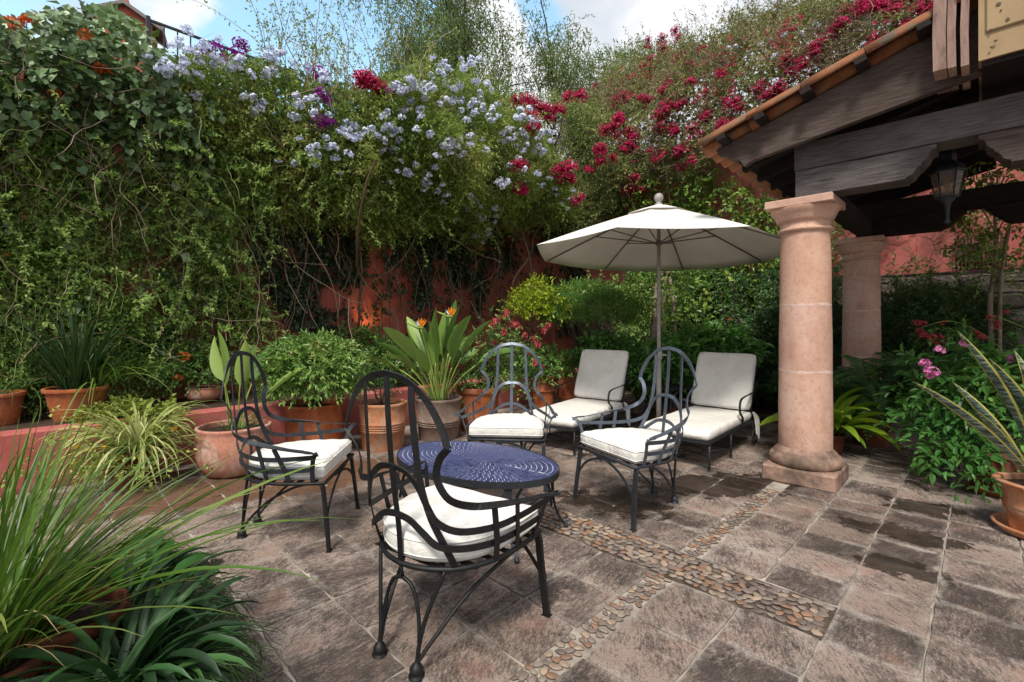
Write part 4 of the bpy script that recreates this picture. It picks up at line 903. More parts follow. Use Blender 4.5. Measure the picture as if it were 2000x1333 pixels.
# ------------------------------------------------------------------ CHAISE LONGUES
def chaise(label, x, y, ang):
    root = empty('chaise_longue', (x, y, .004), ang, label, 'chaise longue', 'cushioned iron chaise longues')
    L, hw, sz = 1.30, .325, .265; tb = math.radians(66); bl = .645
    b = MB()
    for sy in (-1, 1): b.box((L/2+.1, sy*hw, sz), (L+.2, .008, .03), bev=0)
    b.box((0, 0, sz), (.008, 2*hw, .03)); b.box((L, 0, sz), (.02, 2*hw, .01))
    for k in range(9): b.box((.12+k*.14, 0, sz+.004), (.025, 2*hw-.01, .004))
    bx = lambda t, off=0: (L+.0+bl*math.cos(tb)*t+off*math.sin(tb), sz+bl*math.sin(tb)*t-off*math.cos(tb))
    b.build('frame', M['irond'], root); b = MB()
    for sy in (-1, 1): b.tube([(bx(0)[0], sy*(hw-.02), bx(0)[1]), (bx(1)[0], sy*(hw-.02), bx(1)[1])], .009, 6)
    b.tube([(bx(.97)[0], -hw+.02, bx(.97)[1]), (bx(.97)[0], hw-.02, bx(.97)[1])], .008, 6)
    for k in range(4): b.tube([(bx(.2+.2*k)[0], -hw+.02, bx(.2+.2*k)[1]), (bx(.2+.2*k)[0], hw-.02, bx(.2+.2*k)[1])], .005, 5)
    b.build('backrest_frame', M['irond'], root)
    for lx_ in (.02, .62):
        for sy in (-1, 1):
            b = MB(); b.tube([(lx_, sy*(hw-.005), sz), (lx_, sy*(hw-.005), .0)], .010, 6); b.lathe([(.018, 0), (.014, .01), (.014, .03)], 8, (lx_, sy*(hw-.005), 0)); b.build('leg', M['irond'], root)
    b = MB(); b.tube(cr([(.02, -hw, .13), (.12, -.22, .12), (.22, 0, .115), (.12, .22, .12), (.02, hw, .13)], 6), .007, 6)
    b.tube([(.02, -hw+.01, .19), (.62, -hw+.01, .10)], .006, 5); b.tube([(.02, hw-.01, .19), (.62, hw-.01, .10)], .006, 5)
    b.tube([(.30+.16*math.cos(a), .16*math.sin(a), .1) for a in (2*PI*i/24 for i in range(24))], .006, 5, closed=True); b.build('stretcher', M['irond'], root)
    for sy in (-1, 1):
        b = MB(); c = Vector((L+.05, sy*(hw+.02), .095)); b.tube([c+Vector((.09*math.cos(a), 0, .09*math.sin(a))) for a in (2*PI*i/22 for i in range(22))], .007, 5, closed=True)
        for i in range(6): a = PI*i/3; b.tube([c, c+Vector((.088*math.cos(a), 0, .088*math.sin(a)))], .004, 4)
        b.tube([c, (L+.02, sy*hw, sz)], .007, 5); b.build('wheel', M['irond'], root)
        b = MB(); pts = cr([(L-.36, sy*(hw+.006), sz-.02), (L-.37, sy*(hw+.016), sz+.09), (L-.48, sy*(hw+.022), sz+.17), (L-.47, sy*(hw+.022), sz+.27), (L-.37, sy*(hw+.02), sz+.305), (L-.10, sy*(hw+.016), sz+.315), (L+.15, sy*(hw+.006), sz+.33), (L+.21, sy*(hw-.01), sz+.40)], 6)
        b.ribbon(pts, [Vector((0, 0, 1)) if 22 < i < 40 else Vector((0, 0, 1)) for i in range(len(pts))], .022, .006); b.build('armrest', M['ironb'], root)
    ol = dense([(.0-.02, -hw), (-.02+.0, hw), (L+.03, hw), (L+.03, -hw)][::-1], .06)
    def rnd_(o, r=.03):
        out = []
        xs = [p[0] for p in o]; ys = [p[1] for p in o]; x0, x1, y0, y1 = min(xs), max(xs), min(ys), max(ys)
        for (x, y) in o:
            cx = min(max(x, x0+r), x1-r); cy = min(max(y, y0+r), y1-r); d = math.hypot(x-cx, y-cy)
            if d > r: x, y = cx+(x-cx)*r/d, cy+(y-cy)*r/d
            out.append((x, y))
        return out
    me = cushion_mesh(rnd_(ol), sz+.012, sz+.105, wob=.004); link('seat_cushion', me, root)
    ol = rnd_(dense([(0, -hw), (bl+.01, -hw), (bl+.01, hw), (0, hw)], .06), .04)
    me = cushion_mesh(ol, 0, .085, wob=.004); o = link('back_cushion', me, root, (L-.015, 0, sz+.11), (0, -tb, 0))
    b = MB()
    for k in range(3): b.ribbon(cr([(L+.02, -hw-.01, sz+.10), (L+.04+.02*k, -hw-.03-.01*k, sz+.02), (L+.03+.03*k, -hw-.05, sz-.14-.03*k)], 4), [Vector((1, .3*k, 0))]*9, .018, .003)
    b.build('tie_ribbon', M['cush'], root)
    return root
chaise('far cushioned iron chaise longue in the middle, before the topiary pots', .36, 4.97, math.radians(55))
chaise('cushioned iron chaise longue beside the near stone column', 1.53, 4.46, math.radians(48))
# ------------------------------------------------------------------ UMBRELLA
UB = empty('patio_umbrella', (1.71, 5.5, .004), 0, 'open off white octagonal parasol on a grey pole between the two chaise longues', 'umbrella')
b = MB(); b.tube([(0, 0, .05), (0, 0, .98)], .030, 12); b.build('lower_pole', M['pole'], UB)
b = MB(); b.tube([(0, 0, .95), (0, 0, 2.66)], .0215, 12); b.build('pole', M['pole'], UB)
b = MB(); b.lathe([(.036, .93), (.04, .95), (.04, 1.0), (.033, 1.03)], 14); b.box((.05, -.02, .98), (.05, .03, .02)); b.build('clamp', M['pole'], UB)
b = MB(); b.lathe([(.30, 0), (.31, .03), (.27, .07), (.12, .1), (.05, .16), (.04, .2)], 28, wob=.02); b.build('base', M['concrete'], UB)
tilt = Matrix.Rotation(math.radians(-1.5), 3, 'X')@Matrix.Rotation(math.radians(1.5), 3, 'Y')
RR, zrim, ztop = 1.47, 2.155, 2.70
def up_pt(a, t): return tilt@Vector((RR*t*math.cos(a), RR*t*math.sin(a), (zrim-ztop)*(t**1.12)))+Vector((0, 0, ztop))
A0 = math.radians(14)
for i in range(8):                            # one panel per gore, sagging a little between its ribs
    b = MB(); V = []; m = 8; q = 6
    for j in range(m+1):
        t = j/m*.985+.015
        for k in range(q+1):
            s_ = k/q; p = up_pt(A0+2*PI*i/8, t).lerp(up_pt(A0+2*PI*(i+1)/8, t), s_); p.z -= .035*math.sin(PI*s_)*t*(1-.5*t); V.append(p)
    for j in range(m+1):
        for k in range(q+1):
            p = Vector(V[j*(q+1)+k]); p.z -= .003; V.append(p)
    h = (m+1)*(q+1); F = [(j*(q+1)+k, (j+1)*(q+1)+k, (j+1)*(q+1)+k+1, j*(q+1)+k+1) for j in range(m) for k in range(q)]
    F += [tuple(a+h for a in f[::-1]) for f in F]; F += [(m*(q+1)+k, h+m*(q+1)+k, h+m*(q+1)+k+1, m*(q+1)+k+1) for k in range(q)]
    b.add(V, F, True); b.build('canopy_panel', M['canopy'], UB)
    b = MB(); a = A0+2*PI*i/8; b.tube([up_pt(a, t)-Vector((0, 0, .016)) for t in (.02, .3, .6, .97)], .0085, 5); b.build('rib', M['rib'], UB)
    b = MB(); b.tube([Vector((.02*math.cos(a), .02*math.sin(a), 2.28)), up_pt(a, .52)-Vector((0, 0, .02))], .007, 5); b.build('strut', M['rib'], UB)
b = MB(); V = []; 
for t in (.02, .14, .26):
    for i in range(8): V.append(up_pt(A0+2*PI*i/8, t)+Vector((0, 0, .035-.06*t)))
b.add(V, [(j*8+i, (j+1)*8+i, (j+1)*8+(i+1) % 8, j*8+(i+1) % 8) for j in range(2) for i in range(8)]+[tuple(range(8))]); b.build('vent_cap', M['canopy'], UB)
b = MB(); b.lathe([(.03, 2.255), (.04, 2.265), (.04, 2.295), (.028, 2.31)], 14); b.build('hub', M['rib'], UB)
b = MB(); b.lathe([(.045, 2.70), (.045, 2.735), (.03, 2.75), (.035, 2.765), (.05, 2.785), (.053, 2.81), (.045, 2.84), (.025, 2.857), (.002, 2.862)], 20); b.build('finial', M['pole'], UB)
# small iron side table between the chaises
ST = empty('side_table', D(1302, 5.9), .78, 'small dark iron side table between the two chaise longues', 'table')
b = MB(); b.box((0, 0, .56), (.55, .42, .012), bev=.003); b.build('table_top', M['irond'], ST)
b = MB(); b.box((0, 0, .36), (.5, .38, .01)); b.build('shelf', M['irond'], ST)
for sx in (-1, 1):
    for sy in (-1, 1): b = MB(); b.tube([(sx*.25, sy*.18, .55), (sx*.25, sy*.18, 0)], .009, 6); b.build('leg', M['irond'], ST)

# ------------------------------------------------------------------ CLAY POTS
def pot(label, p, rt, rb, h, mat, style='rim', rings=(), soil=True, cat='pot', saucer=False, handle=False):
    root = empty('clay_pot', p, random.uniform(0, 6), label, cat)
    if style == 'rim': pr = [(rb*.96, 0), (rb, .012), ((rb+rt)/2, h*.48), (rt*.95, h*.84), (rt*.965, h*.86), (rt*1.03, h*.87), (rt*1.05, h*.90), (rt*1.05, h*.98), (rt*1.03, h), (rt*.93, h)]
    elif style == 'cyl': pr = [(rb*.97, 0), (rb, .012), (rb*1.01+(rt-rb)*.4, h*.45), (rt*.985, h*.92), (rt*1.01, h*.94), (rt*1.02, h*.985), (rt, h), (rt*.93, h)]
    elif style == 'bowl': pr = [(rb*.7, 0), (rb*.95, .02), (rt*.93, h*.22), (rt*1.03, h*.45), (rt*1.04, h*.66), (rt*.99, h*.86), (rt*.985, h*.93), (rt*1.02, h*.97), (rt*1.0, h), (rt*.92, h)]
    elif style == 'jar': pr = [(rb*.97, 0), (rb, .012), (rt*1.02, h*.32), (rt*1.08, h*.6), (rt*1.02, h*.8), (rt*.86, h*.9), (rt*.92, h*.95), (rt*.92, h), (rt*.8, h)]
    elif style == 'urn': pr = [(rb*.97, 0), (rb, .01), (rb*1.08, h*.35), (rb*1.2, h*.46), (rb*1.17, h*.49), (rb*1.22, h*.52), (rb*1.17, h*.55), (rt*.86, h*.8), (rt*.98, h*.93), (rt*1.07, h*.955), (rt*1.09, h*.985), (rt*1.05, h), (rt*.9, h)]
    pr2 = []
    for a, c in zip(pr[:-1], pr[1:]):         # insert the thrown rings
        pr2.append(a)
        for z in rings:
            zz_ = z*h
            if a[1] < zz_ <= c[1]:
                t = (zz_-a[1])/(c[1]-a[1]); r_ = a[0]+(c[0]-a[0])*t; pr2 += [(r_, zz_-.007), (r_+.008, zz_-.003), (r_+.008, zz_+.003), (r_, zz_+.007)]
    pr2.append(pr[-1]); rs = pr[-1][0]
    pr2 += [(rs, h*.97), (rs*.985, h*.86)]
    b = MB(); b.lathe(pr2, 40, wob=.006, cap=False); b.build('body', mat, root)
    b = MB(); b.lathe([(.0005, h*.92), (rs*.5, h*.915+.01), (rs*.986, h*.89)], 20, cap=False); b.build('soil', M['soil'], root)
    if saucer:
        b = MB(); b.lathe([(rb*1.15, -.0), (rb*1.35, .004), (rb*1.52, .035), (rb*1.55, .05), (rb*1.45, .052), (rb*1.38, .02), (rb*.9, .012)], 36); b.build('saucer', mat, root)
    if handle:
        root.rotation_euler = (0, 0, 0)
        for a in handle:
            b = MB(); R = Matrix.Rotation(a, 3, 'Z'); c = R@Vector((rt*.98, 0, h*.70))
            b.tube([c+R@Vector((.012*math.cos(q*.5), .036*math.cos(q), .036*math.sin(q))) for q in (2*PI*i/20 for i in range(20))], .010, 7, closed=True)
            b.lathe([(.016, -.02), (.02, 0), (.014, .02)], 10, c+Vector((0, 0, .038))); b.build('ring_handle', mat, root)
    return root
LZ0 = .462
def LG(px, py): return G(px, py, LZ0)        # point on the ledge bed
pB = D(458, 4.28, .002); pot('wide round bowl pot with pale crust holding the tall young strelitzia', pB, .30, .24, .43, M['tc_w'], 'bowl')
pS = D(614, 4.95, .002); pot('smooth cylindrical terracotta pot holding the dense round shrub', pS, .285, .265, .52, M['tc'], 'cyl')
pT = D(748, 5.12, .002); pot('ringed terracotta pot with a pale foot and a sparse little shrub, right of the shrub', pT, .255, .215, .50, M['tc_l'], 'cyl', (.42, .47, .52, .57))
pG = D(857, 5.55, .002); pot('weathered grey ringed pot holding the flowering bird of paradise', pG, .27, .225, .48, M['tc_g'], 'cyl', (.36, .41, .46))
pO = D(935, 6.0, .002); pot('orange terracotta pot behind the far armchair, right of the grey pot', pO, .27, .22, .55, M['tc'], 'rim')
pQ = D(1062, 7.3, .002); pot('orange clay pot with a bushy green plant, left of the ribbed jar', pQ, .18, .16, .52, M['tc'], 'rim', (.6,))
pR = D(1118, 7.5, .002); pot('bulging orange ribbed clay jar behind the far chaise longue', pR, .23, .18, .55, M['tc'], 'jar', (.1, .16, .22, .28, .34))
pA = D(150, 4.38, LZ0); pot('terracotta rim pot of dark agapanthus blades on the planter wall', pA, .225, .16, .30, M['tc'], 'rim')
pC = D(-6, 4.15, LZ0); pot('terracotta pot cut by the left edge of the picture, on the planter wall', pC, .18, .14, .28, M['tc'], 'rim')
pD = D(400, 5.35, LZ0); pot('small pinkish bowl pot with orange flowers on the planter wall', pD, .17, .11, .17, M['tc_w'], 'bowl')
pV = D(262, 3.95, .002); pot('brown clay pot hidden under the cascading variegated spider plant', pV, .19, .15, .30, M['tc_b'], 'rim')
pF1 = D(318, 1.50, .002); pot('clay pot in the bottom left corner under the dark strap leaves', pF1, .12, .09, .24, M['tc_l'], 'rim')
pF2 = D(140, 1.62, .002); pot('clay pot behind the strap leaves, lower left', pF2, .15, .11, .36, M['tc_b'], 'rim')
pF3 = D(-60, 1.42, .002); pot('large clay pot at the lower left holding the long arching grass', pF3, .20, .15, .34, M['tc_b'], 'rim')
pX = D(2040, 2.98, .012); pot('pale terracotta urn with ring handles holding the snake plant, right edge', pX, .215, .155, .33, M['tc_l'], 'urn', saucer=True, handle=(math.radians(222), math.radians(45)))
pY = D(1945, 3.72, .012); pot('brown clay pot on a saucer behind the snake plant urn', pY, .14, .11, .34, M['tc_b'], 'rim', saucer=True)
pZ = D(1312, 6.6, .002); pot('small orange pot under the iron side table', pZ, .15, .12, .22, M['tc'], 'rim')
pP = D(1618, 4.95, .002); pot('dark plastic looking low pot behind the near column', pP, .15, .12, .20, M['tc_b'], 'rim')
pFe = D(1700, 5.25, .002); pot('shaded clay pot under the big ferns between the columns', pFe, .20, .16, .50, M['tc_b'], 'rim')
# floodlight on the planter bed and the lit uplight by the wall
FL = empty('floodlight', D(300, 4.95, LZ0+.02), .2, 'small black finned floodlight lying on the planter bed', 'floodlight')
b = MB(); b.box((0, 0, .05), (.16, .05, .06), bev=.006)
for k in range(9): b.box((-.072+.018*k, .03, .05), (.004, .03, .055))
b.build('housing', M['ironb'], FL); b = MB(); b.tube([(-.08, 0, .05), (-.08, .01, 0), (.08, .01, 0), (.08, 0, .05)], .004, 5); b.build('bracket', M['ironb'], FL)
ulp = Dz(712, 660, 7.05)
UL = empty('uplight', ulp, 0, 'small garden uplight glowing orange against the red wall', 'lamp')
b = MB(); b.lathe([(.03, -.10), (.035, -.02), (.042, .0), (.036, .0), (.03, -.01)], 14); b.tube([(0, 0, -.1), (0, 0, -.55)], .008, 5); b.build('housing', M['ironb'], UL)
b = MB(); b.lathe([(.03, -.012), (.02, .0), (.001, .006)], 12); b.build('bulb', M['lit'], UL)
pl_ = bpy.data.lights.new('uplight_beam', 'SPOT'); po = bpy.data.objects.new('uplight_beam', pl_); COL.objects.link(po); po.parent = UL; pl_.energy = 5; pl_.color = (1, .62, .3); pl_.spot_size = 1.6; pl_.spot_blend = .8; pl_.shadow_soft_size = .03
po.location = (0, 0, .03); po.rotation_euler = Vector((-.1, -.5, -1)).to_track_quat('Z', 'Y').to_euler()

# ------------------------------------------------------------------ FOLIAGE ON THE WALLS
def up_(n): return np.broadcast_to(np.array([0, 0, 1.0]), (n, 3))
OUTL = np.array([1, -1, 0])/S2               # out of the left wall
OUTR = np.array([-1, -1, 0])/S2              # out of the right wall
def UV(u, v, z): return np.stack([(u-v)/S2, (u+v)/S2, z], 1)
def sm(x, a, b): t = np.clip((x-a)/(b-a), 0, 1); return t*t*(3-2*t)
def offL(u, z):                               # how far the greenery stands off the left wall
    P = UV(u, np.full_like(u, 6.6), z)
    base = .22+.10*nz(P, 2.2, 1)+.25*sm(z, 2.6, 4.2)
    hump = sm(u, 1.2, 3.2)*(1-sm(u, 7.6, 8.9))*sm(z, 2.3+.25*nz(P, 1.3, 4), 3.6)*(1.2+.42*nz(P, 2.1, 2)+.2*nz(P, 5, 7))
    left = (1-sm(u, 1.0, 2.4))*sm(z, 2.6, 3.6)*.35*(1+.5*nz(P, 2.5, 5))
    return np.maximum(.05, base+hump+left)*(1-.7*sm(z, 4.9, 6.2))
def offR(v, z):
    P = UV(np.full_like(v, 8.6), v, z)
    low = .10+.05*nz(P, 3, 1)
    hump = sm(z, 3.3+.3*nz(P, 1.5, 3), 4.3)*(.85+.25*nz(P, 2, 8)+.12*nz(P, 5, 2))
    back = -1.6*sm(z, 5.2, 7.4)
    return low+hump+back
def sampleL(n, u0, u1, z0, z1, poly=None, dens=None, deep=.55, extra=0.0, front=0.0):
    u = rng.uniform(u0, u1, n); z = rng.uniform(z0, z1, n); o = offL(u, z)
    t = 1-rng.random(n)**1.7*deep; P = UV(u, V_WALL-o*t-front-.02, z+rng.normal(size=n)*.03)
    k = np.ones(n, bool)
    if poly is not None: px, py = proj(P); k &= inpoly(px+rng.normal(size=n)*14, py+rng.normal(size=n)*14, poly)
    if dens is not None: k &= rng.random(n) < dens(P)
    return P[k]
def sampleR(n, v0, v1, z0, z1, poly=None, dens=None, deep=.5):
    v = rng.uniform(v0, v1, n); z = rng.uniform(z0, z1, n); o = offR(v, z); t = 1-rng.random(n)**1.7*deep
    P = UV(U_WALL-np.where(o > 0, o*t, o+(1-t)*-.5)-.02, v, z+rng.normal(size=n)*.03); k = np.ones(n, bool)
    if poly is not None: px, py = proj(P); k &= inpoly(px+rng.normal(size=n)*12, py+rng.normal(size=n)*12, poly)
    if dens is not None: k &= rng.random(n) < dens(P)
    return P[k]
def surf(px, py):                             # where the sight line through a picture point meets the greenery
    dx, dz = (px-HX)/FPX, (HY-py)/FPX; d = 2.5
    while d < 16:
        x, y, z = dx*d, d, CAM_H+dz*d; u, v = (x+y)/S2, (y-x)/S2
        if V_WALL-v < offL(np.array([u]), np.array([z]))[0] and u < 9.2: return Vector((x, y, z)), OUTL
        if U_WALL-u < offR(np.array([v]), np.array([z]))[0]: return Vector((x, y, z)), OUTR
        d += .03
    return Vector((dx*9, 9, CAM_H+dz*9)), OUTR
def rdir(n, out, o=.9, upz=.2, j=.7): return unit(np.array(out)[None]*o+np.array([0, 0, upz])+rng.normal(size=(n, 3))*j)
def thing(name, p, label, cat, group=None): return empty(name, p, 0, label, cat, group)
ORG = (0, 0, 0)
def innerL(n, u0, u1, z0, z1, poly, size, mat, parent, f0=.2, f1=.72, dens=None):
    u = rng.uniform(u0, u1, n); z = rng.uniform(z0, z1, n); o = offL(u, z); t = rng.uniform(f0, f1, n); P = UV(u, V_WALL-o*t+np.where(z > 4.1, rng.uniform(0, .5, n), -.03), z)
    px, py = proj(P); k = inpoly(px, py+14, poly)
    if dens is not None: k &= rng.random(n) < dens(P)
    P = P[k]; leafobj('inner_foliage', leafarr(P, rng.normal(size=P.shape), rng.normal(size=P.shape)*.5+OUTL+np.array([0, 0, .5]), size*rng.uniform(.7, 1.3, len(P)), size*.7), mat, parent)
def innerR(n, v0, v1, z0, z1, poly, size, mat, parent):
    v = rng.uniform(v0, v1, n); z = rng.uniform(z0, z1, n); o = offR(v, z); P = UV(U_WALL-o+rng.uniform(.1, .5, n), v, z); px, py = proj(P); P = P[inpoly(px, py-10, poly)]
    leafobj('inner_foliage', leafarr(P, rng.normal(size=P.shape), rng.normal(size=P.shape)*.5+OUTR+np.array([0, 0, .5]), size*rng.uniform(.7, 1.3, len(P)), size*.7), mat, parent)
# --- creeper with big leaves (upper left)
CREEP = [(-260, 20), (0, 55), (60, 60), (120, 22), (200, 35), (260, 42), (305, 100), (345, 135), (400, 190), (380, 260), (330, 330), (230, 300), (140, 320), (90, 270), (-260, 360)]
CR = thing('climbing_creeper', ORG, 'broad leaved dark green creeper over the top left of the wall', 'climbing plant')
P = sampleL(5200, -2, 3.2, 2.3, 5.5, CREEP); P2 = sampleL(260, -2, 4, 1.2, 3.4, [(-200, 250), (520, 250), (480, 620), (-200, 620)]); P3 = sampleL(500, 1, 3.2, 2.6, 3.6, [(300, 250), (420, 250), (420, 450), (300, 450)])
P = np.concatenate([P, P2, P3])
innerL(9000, -2, 3.4, 2.3, 5.2, CREEP, .12, M['crp'], CR)
leafobj('foliage', sprigs(P, rdir(len(P), OUTL, .8, -.2), 5, .22, .074, .068, .5, .9, (OUTL[0]*.9, OUTL[1]*.9, .8), 'h', .5), M['crp'], CR)
n = 90; q = sampleL(n*4, -1.5, 3, 2.4, 5.2, CREEP)[:n]; q[:, :2] += OUTL[:2]*.05
tubeobj('stem', wander(q, rdir(len(q), OUTL, .1, -1, .4), 10, .10, .25), .004, .003, M['twig'], CR)
# --- jasmine (left wall)
JAS = [(-300, 190), (100, 215), (330, 210), (420, 260), (500, 330), (530, 390), (480, 470), (480, 560), (530, 640), (480, 720), (300, 790), (-300, 940)]
JA = thing('climbing_jasmine', ORG, 'fine leaved light green jasmine climbing the left wall', 'climbing plant')
dj = lambda P: np.clip(.42+.8*nz(P, 2.1, 3)-.25*sm(P[:, 2], 2.6, 1.2)*0, .06, 1)
innerL(14000, -2.2, 4.2, .5, 4.4, JAS, .07, M['jas'], JA, .1, .5, lambda P: np.clip(.38+.7*nz(P, 1.9, 3), 0, 1))
P = sampleL(42000, -2.2, 4.2, .5, 4.4, JAS, dj, .6)
print('jas', len(P))
leafobj('foliage', sprigs(P, rdir(len(P), OUTL, .6, .15), 8, .17, .050, .023, .35, .85, (OUTL[0]*.6, OUTL[1]*.6, .9), 'd', .4, np.clip(.5+.4*nz(P, 3, 9)+rng.normal(size=len(P))*.15, 0, 1)), M['jas'], JA)
q = sampleL(2600, -2, 4.4, 1.2, 4.6, JAS, lambda P: np.clip(.4+.9*nz(P, 1.7, 8), .03, 1), .5)[:420]+OUTL*.03
W_ = wander(q, rdir(len(q), OUTL, .35, -.6, .8), 13, rng.uniform(.04, .075, len(q)), .16, .03); tubeobj('trailing_stem', W_, .003, .0015, M['gtwig'], JA)
Pp = np.repeat(W_[:, 1:].reshape(-1, 3), 5, 0); cl = np.repeat(rng.uniform(.3, .9, len(q)), 60)
leafobj('trailing_leaves', leafarr(Pp, rng.normal(size=Pp.shape)+np.array([0, 0, -.2]), rng.normal(size=Pp.shape)*.4+np.array([.4, -.4, .9]), .046*rng.uniform(.7, 1.2, len(Pp)), .021, 'd', np.clip(cl+rng.normal(size=len(Pp))*.12, 0, 1)), M['jas'], JA)
q = sampleL(1500, -2, 4.2, 1.0, 4.6, JAS, None, .4)[:330]
tubeobj('stem', wander(q, rdir(len(q), OUTL, .15, -1.1, .45), 12, .09, .22, .03), .0035, .002, M['gtwig'], JA)
q = sampleL(1200, -2, 4.2, 1.0, 4.6, JAS, None, .9)[:160]
tubeobj('dry_stem', wander(q, rdir(len(q), OUTL, .1, -1, .5), 12, .10, .2, .02), .005, .003, M['twig'], JA)
P = sampleL(260, 3.3, 5.0, .5, 2.4, [(430, 470), (560, 520), (620, 640), (560, 720), (460, 700)]); 
leafobj('low_foliage', sprigs(P, rdir(len(P), OUTL, .6, .2), 8, .17, .04, .02, .35), M['jas'], JA)
# --- plumbago mass
PLUM = [(305, 135), (400, 118), (460, 122), (520, 140), (640, 175), (700, 190), (770, 150), (840, 140), (900, 150), (960, 190), (1030, 230), (1075, 300), (1120, 400), (1090, 440), (960, 440), (930, 480), (840, 440), (740, 470), (640, 430), (560, 440), (500, 400), (450, 330), (390, 300), (370, 200)]
PB = thing('plumbago_shrub', ORG, 'huge plumbago bush with pale blue flower heads spilling over the wall', 'shrub')
dp = lambda P: np.clip(.55+.6*nz(P, 2.4, 5), .04, 1)
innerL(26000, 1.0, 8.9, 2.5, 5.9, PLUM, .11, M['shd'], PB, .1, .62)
P = sampleL(62000, 1.0, 8.9, 2.4, 6.2, PLUM, dp, .4)
print('plum', len(P))
leafobj('foliage', sprigs(P, rdir(len(P), OUTL, .55, .25), 8, .19, .052, .022, .3, .8, (OUTL[0]*.6, OUTL[1]*.6, .9), 'd', .4, np.clip(.45+.4*nz(P, 1.7, 2)+rng.normal(size=len(P))*.18, 0, 1)), M['plu'], PB)
q = sampleL(2500, 1, 8.9, 2.4, 5.6, PLUM, None, .3)[:500]
tubeobj('stem', wander(q, rdir(len(q), OUTL, .5, .1, .6), 8, .07, .2, .08), .003, .0015, M['gtwig'], PB)
# long arching shoots above the skyline and hanging ones below
q = []; 
for px, py, k in ((560, 130, 22), (620, 150, 20), (680, 150, 14), (780, 110, 10), (740, 150, 8)):
    s_, _ = surf(px, py)
    for i in range(k): q.append((s_.x+random.gauss(0, .35), s_.y+random.gauss(0, .2)+.3, s_.z-.1))
q = np.array(q); W_ = wander(q, unit(rng.normal(size=q.shape)*.28+np.array([-.1, 0, 1])), 14, rng.uniform(.045, .12, len(q)), .13)
tubeobj('shoot', W_, .006, .002, M['twig'], PB)
Pp = W_[:, 4:].reshape(-1, 3); Pp = np.repeat(Pp, 3, 0)+rng.normal(size=(len(Pp)*3, 3))*.03
leafobj('shoot_leaves', leafarr(Pp, rng.normal(size=Pp.shape), rng.normal(size=Pp.shape), .042, .02), M['plu'], PB)
q = []
for px, py, k in ((880, 400, 9), (930, 420, 9), (900, 440, 6), (850, 420, 5), (1000, 380, 8), (640, 380, 10), (540, 350, 12), (480, 380, 12), (590, 400, 9), (700, 410, 9), (780, 420, 9), (430, 300, 8), (740, 330, 9), (620, 300, 9), (1060, 400, 6)):
    s_, _ = surf(px, py)
    for i in range(k): q.append((s_.x+random.gauss(0, .12), s_.y-.05, s_.z+random.gauss(0, .1)))
q = np.array(q); q = q[rng.random(len(q)) < .55]; W_ = wander(q, unit(rng.normal(size=q.shape)*.5+np.array([.5, -.6, -.1])), 12, rng.uniform(.035, .07, len(q)), .2, .10)
tubeobj('hanging_stem', W_, .004, .002, M['gtwig'], PB)
Pp = np.repeat(W_[:, 1:].reshape(-1, 3), 5, 0); leafobj('hanging_leaves', leafarr(Pp, rng.normal(size=Pp.shape)+np.array([0, 0, -.2]), rng.normal(size=Pp.shape)*.4+np.array([.3, -.4, 1]), .042, .019, 'd', rng.uniform(.3, .9, len(Pp))), M['jas'], PB)
def florets(seed, nf, rad, pl_, pw, petals=5, mat=None, flat=False):
    r = np.random.default_rng(seed); c = unit(r.normal(size=(nf, 3))); c[:, 2] = np.abs(c[:, 2])*1.0-.25; c = unit(c)
    ctr = c*rad*r.uniform(.75, 1.1, (nf, 1)); a = unit(np.cross(c, r.normal(size=(nf, 3)))); b_ = np.cross(c, a); pos = []; dr = []; nr = []; rr = []
    for k in range(petals):
        an = 2*PI*k/petals; d = a*math.cos(an)+b_*math.sin(an); pos.append(ctr); dr.append(d+c*(.55 if flat else .15)); nr.append(c); rr.append(np.clip(r.random(nf)*.5+.5*(c[:, 2] > 0)*r.random(nf), 0, 1))
    V, F, R = leafarr(np.concatenate(pos), np.concatenate(dr), np.concatenate(nr), pl_, pw, 'p', np.concatenate(rr))
    V2, F2, R2 = leafarr(np.zeros((nf, 3)), ctr, a, np.linalg.norm(ctr, axis=1)+.004, .005, 'd', np.full(nf, .1))
    return npmesh('flower_head', np.concatenate([V, V2]), np.concatenate([F, F2+len(V)]), mat, np.concatenate([R, R2]))
FB = [florets(i, 20, .045, .014, .015, 5, M['fbl']) for i in range(4)]
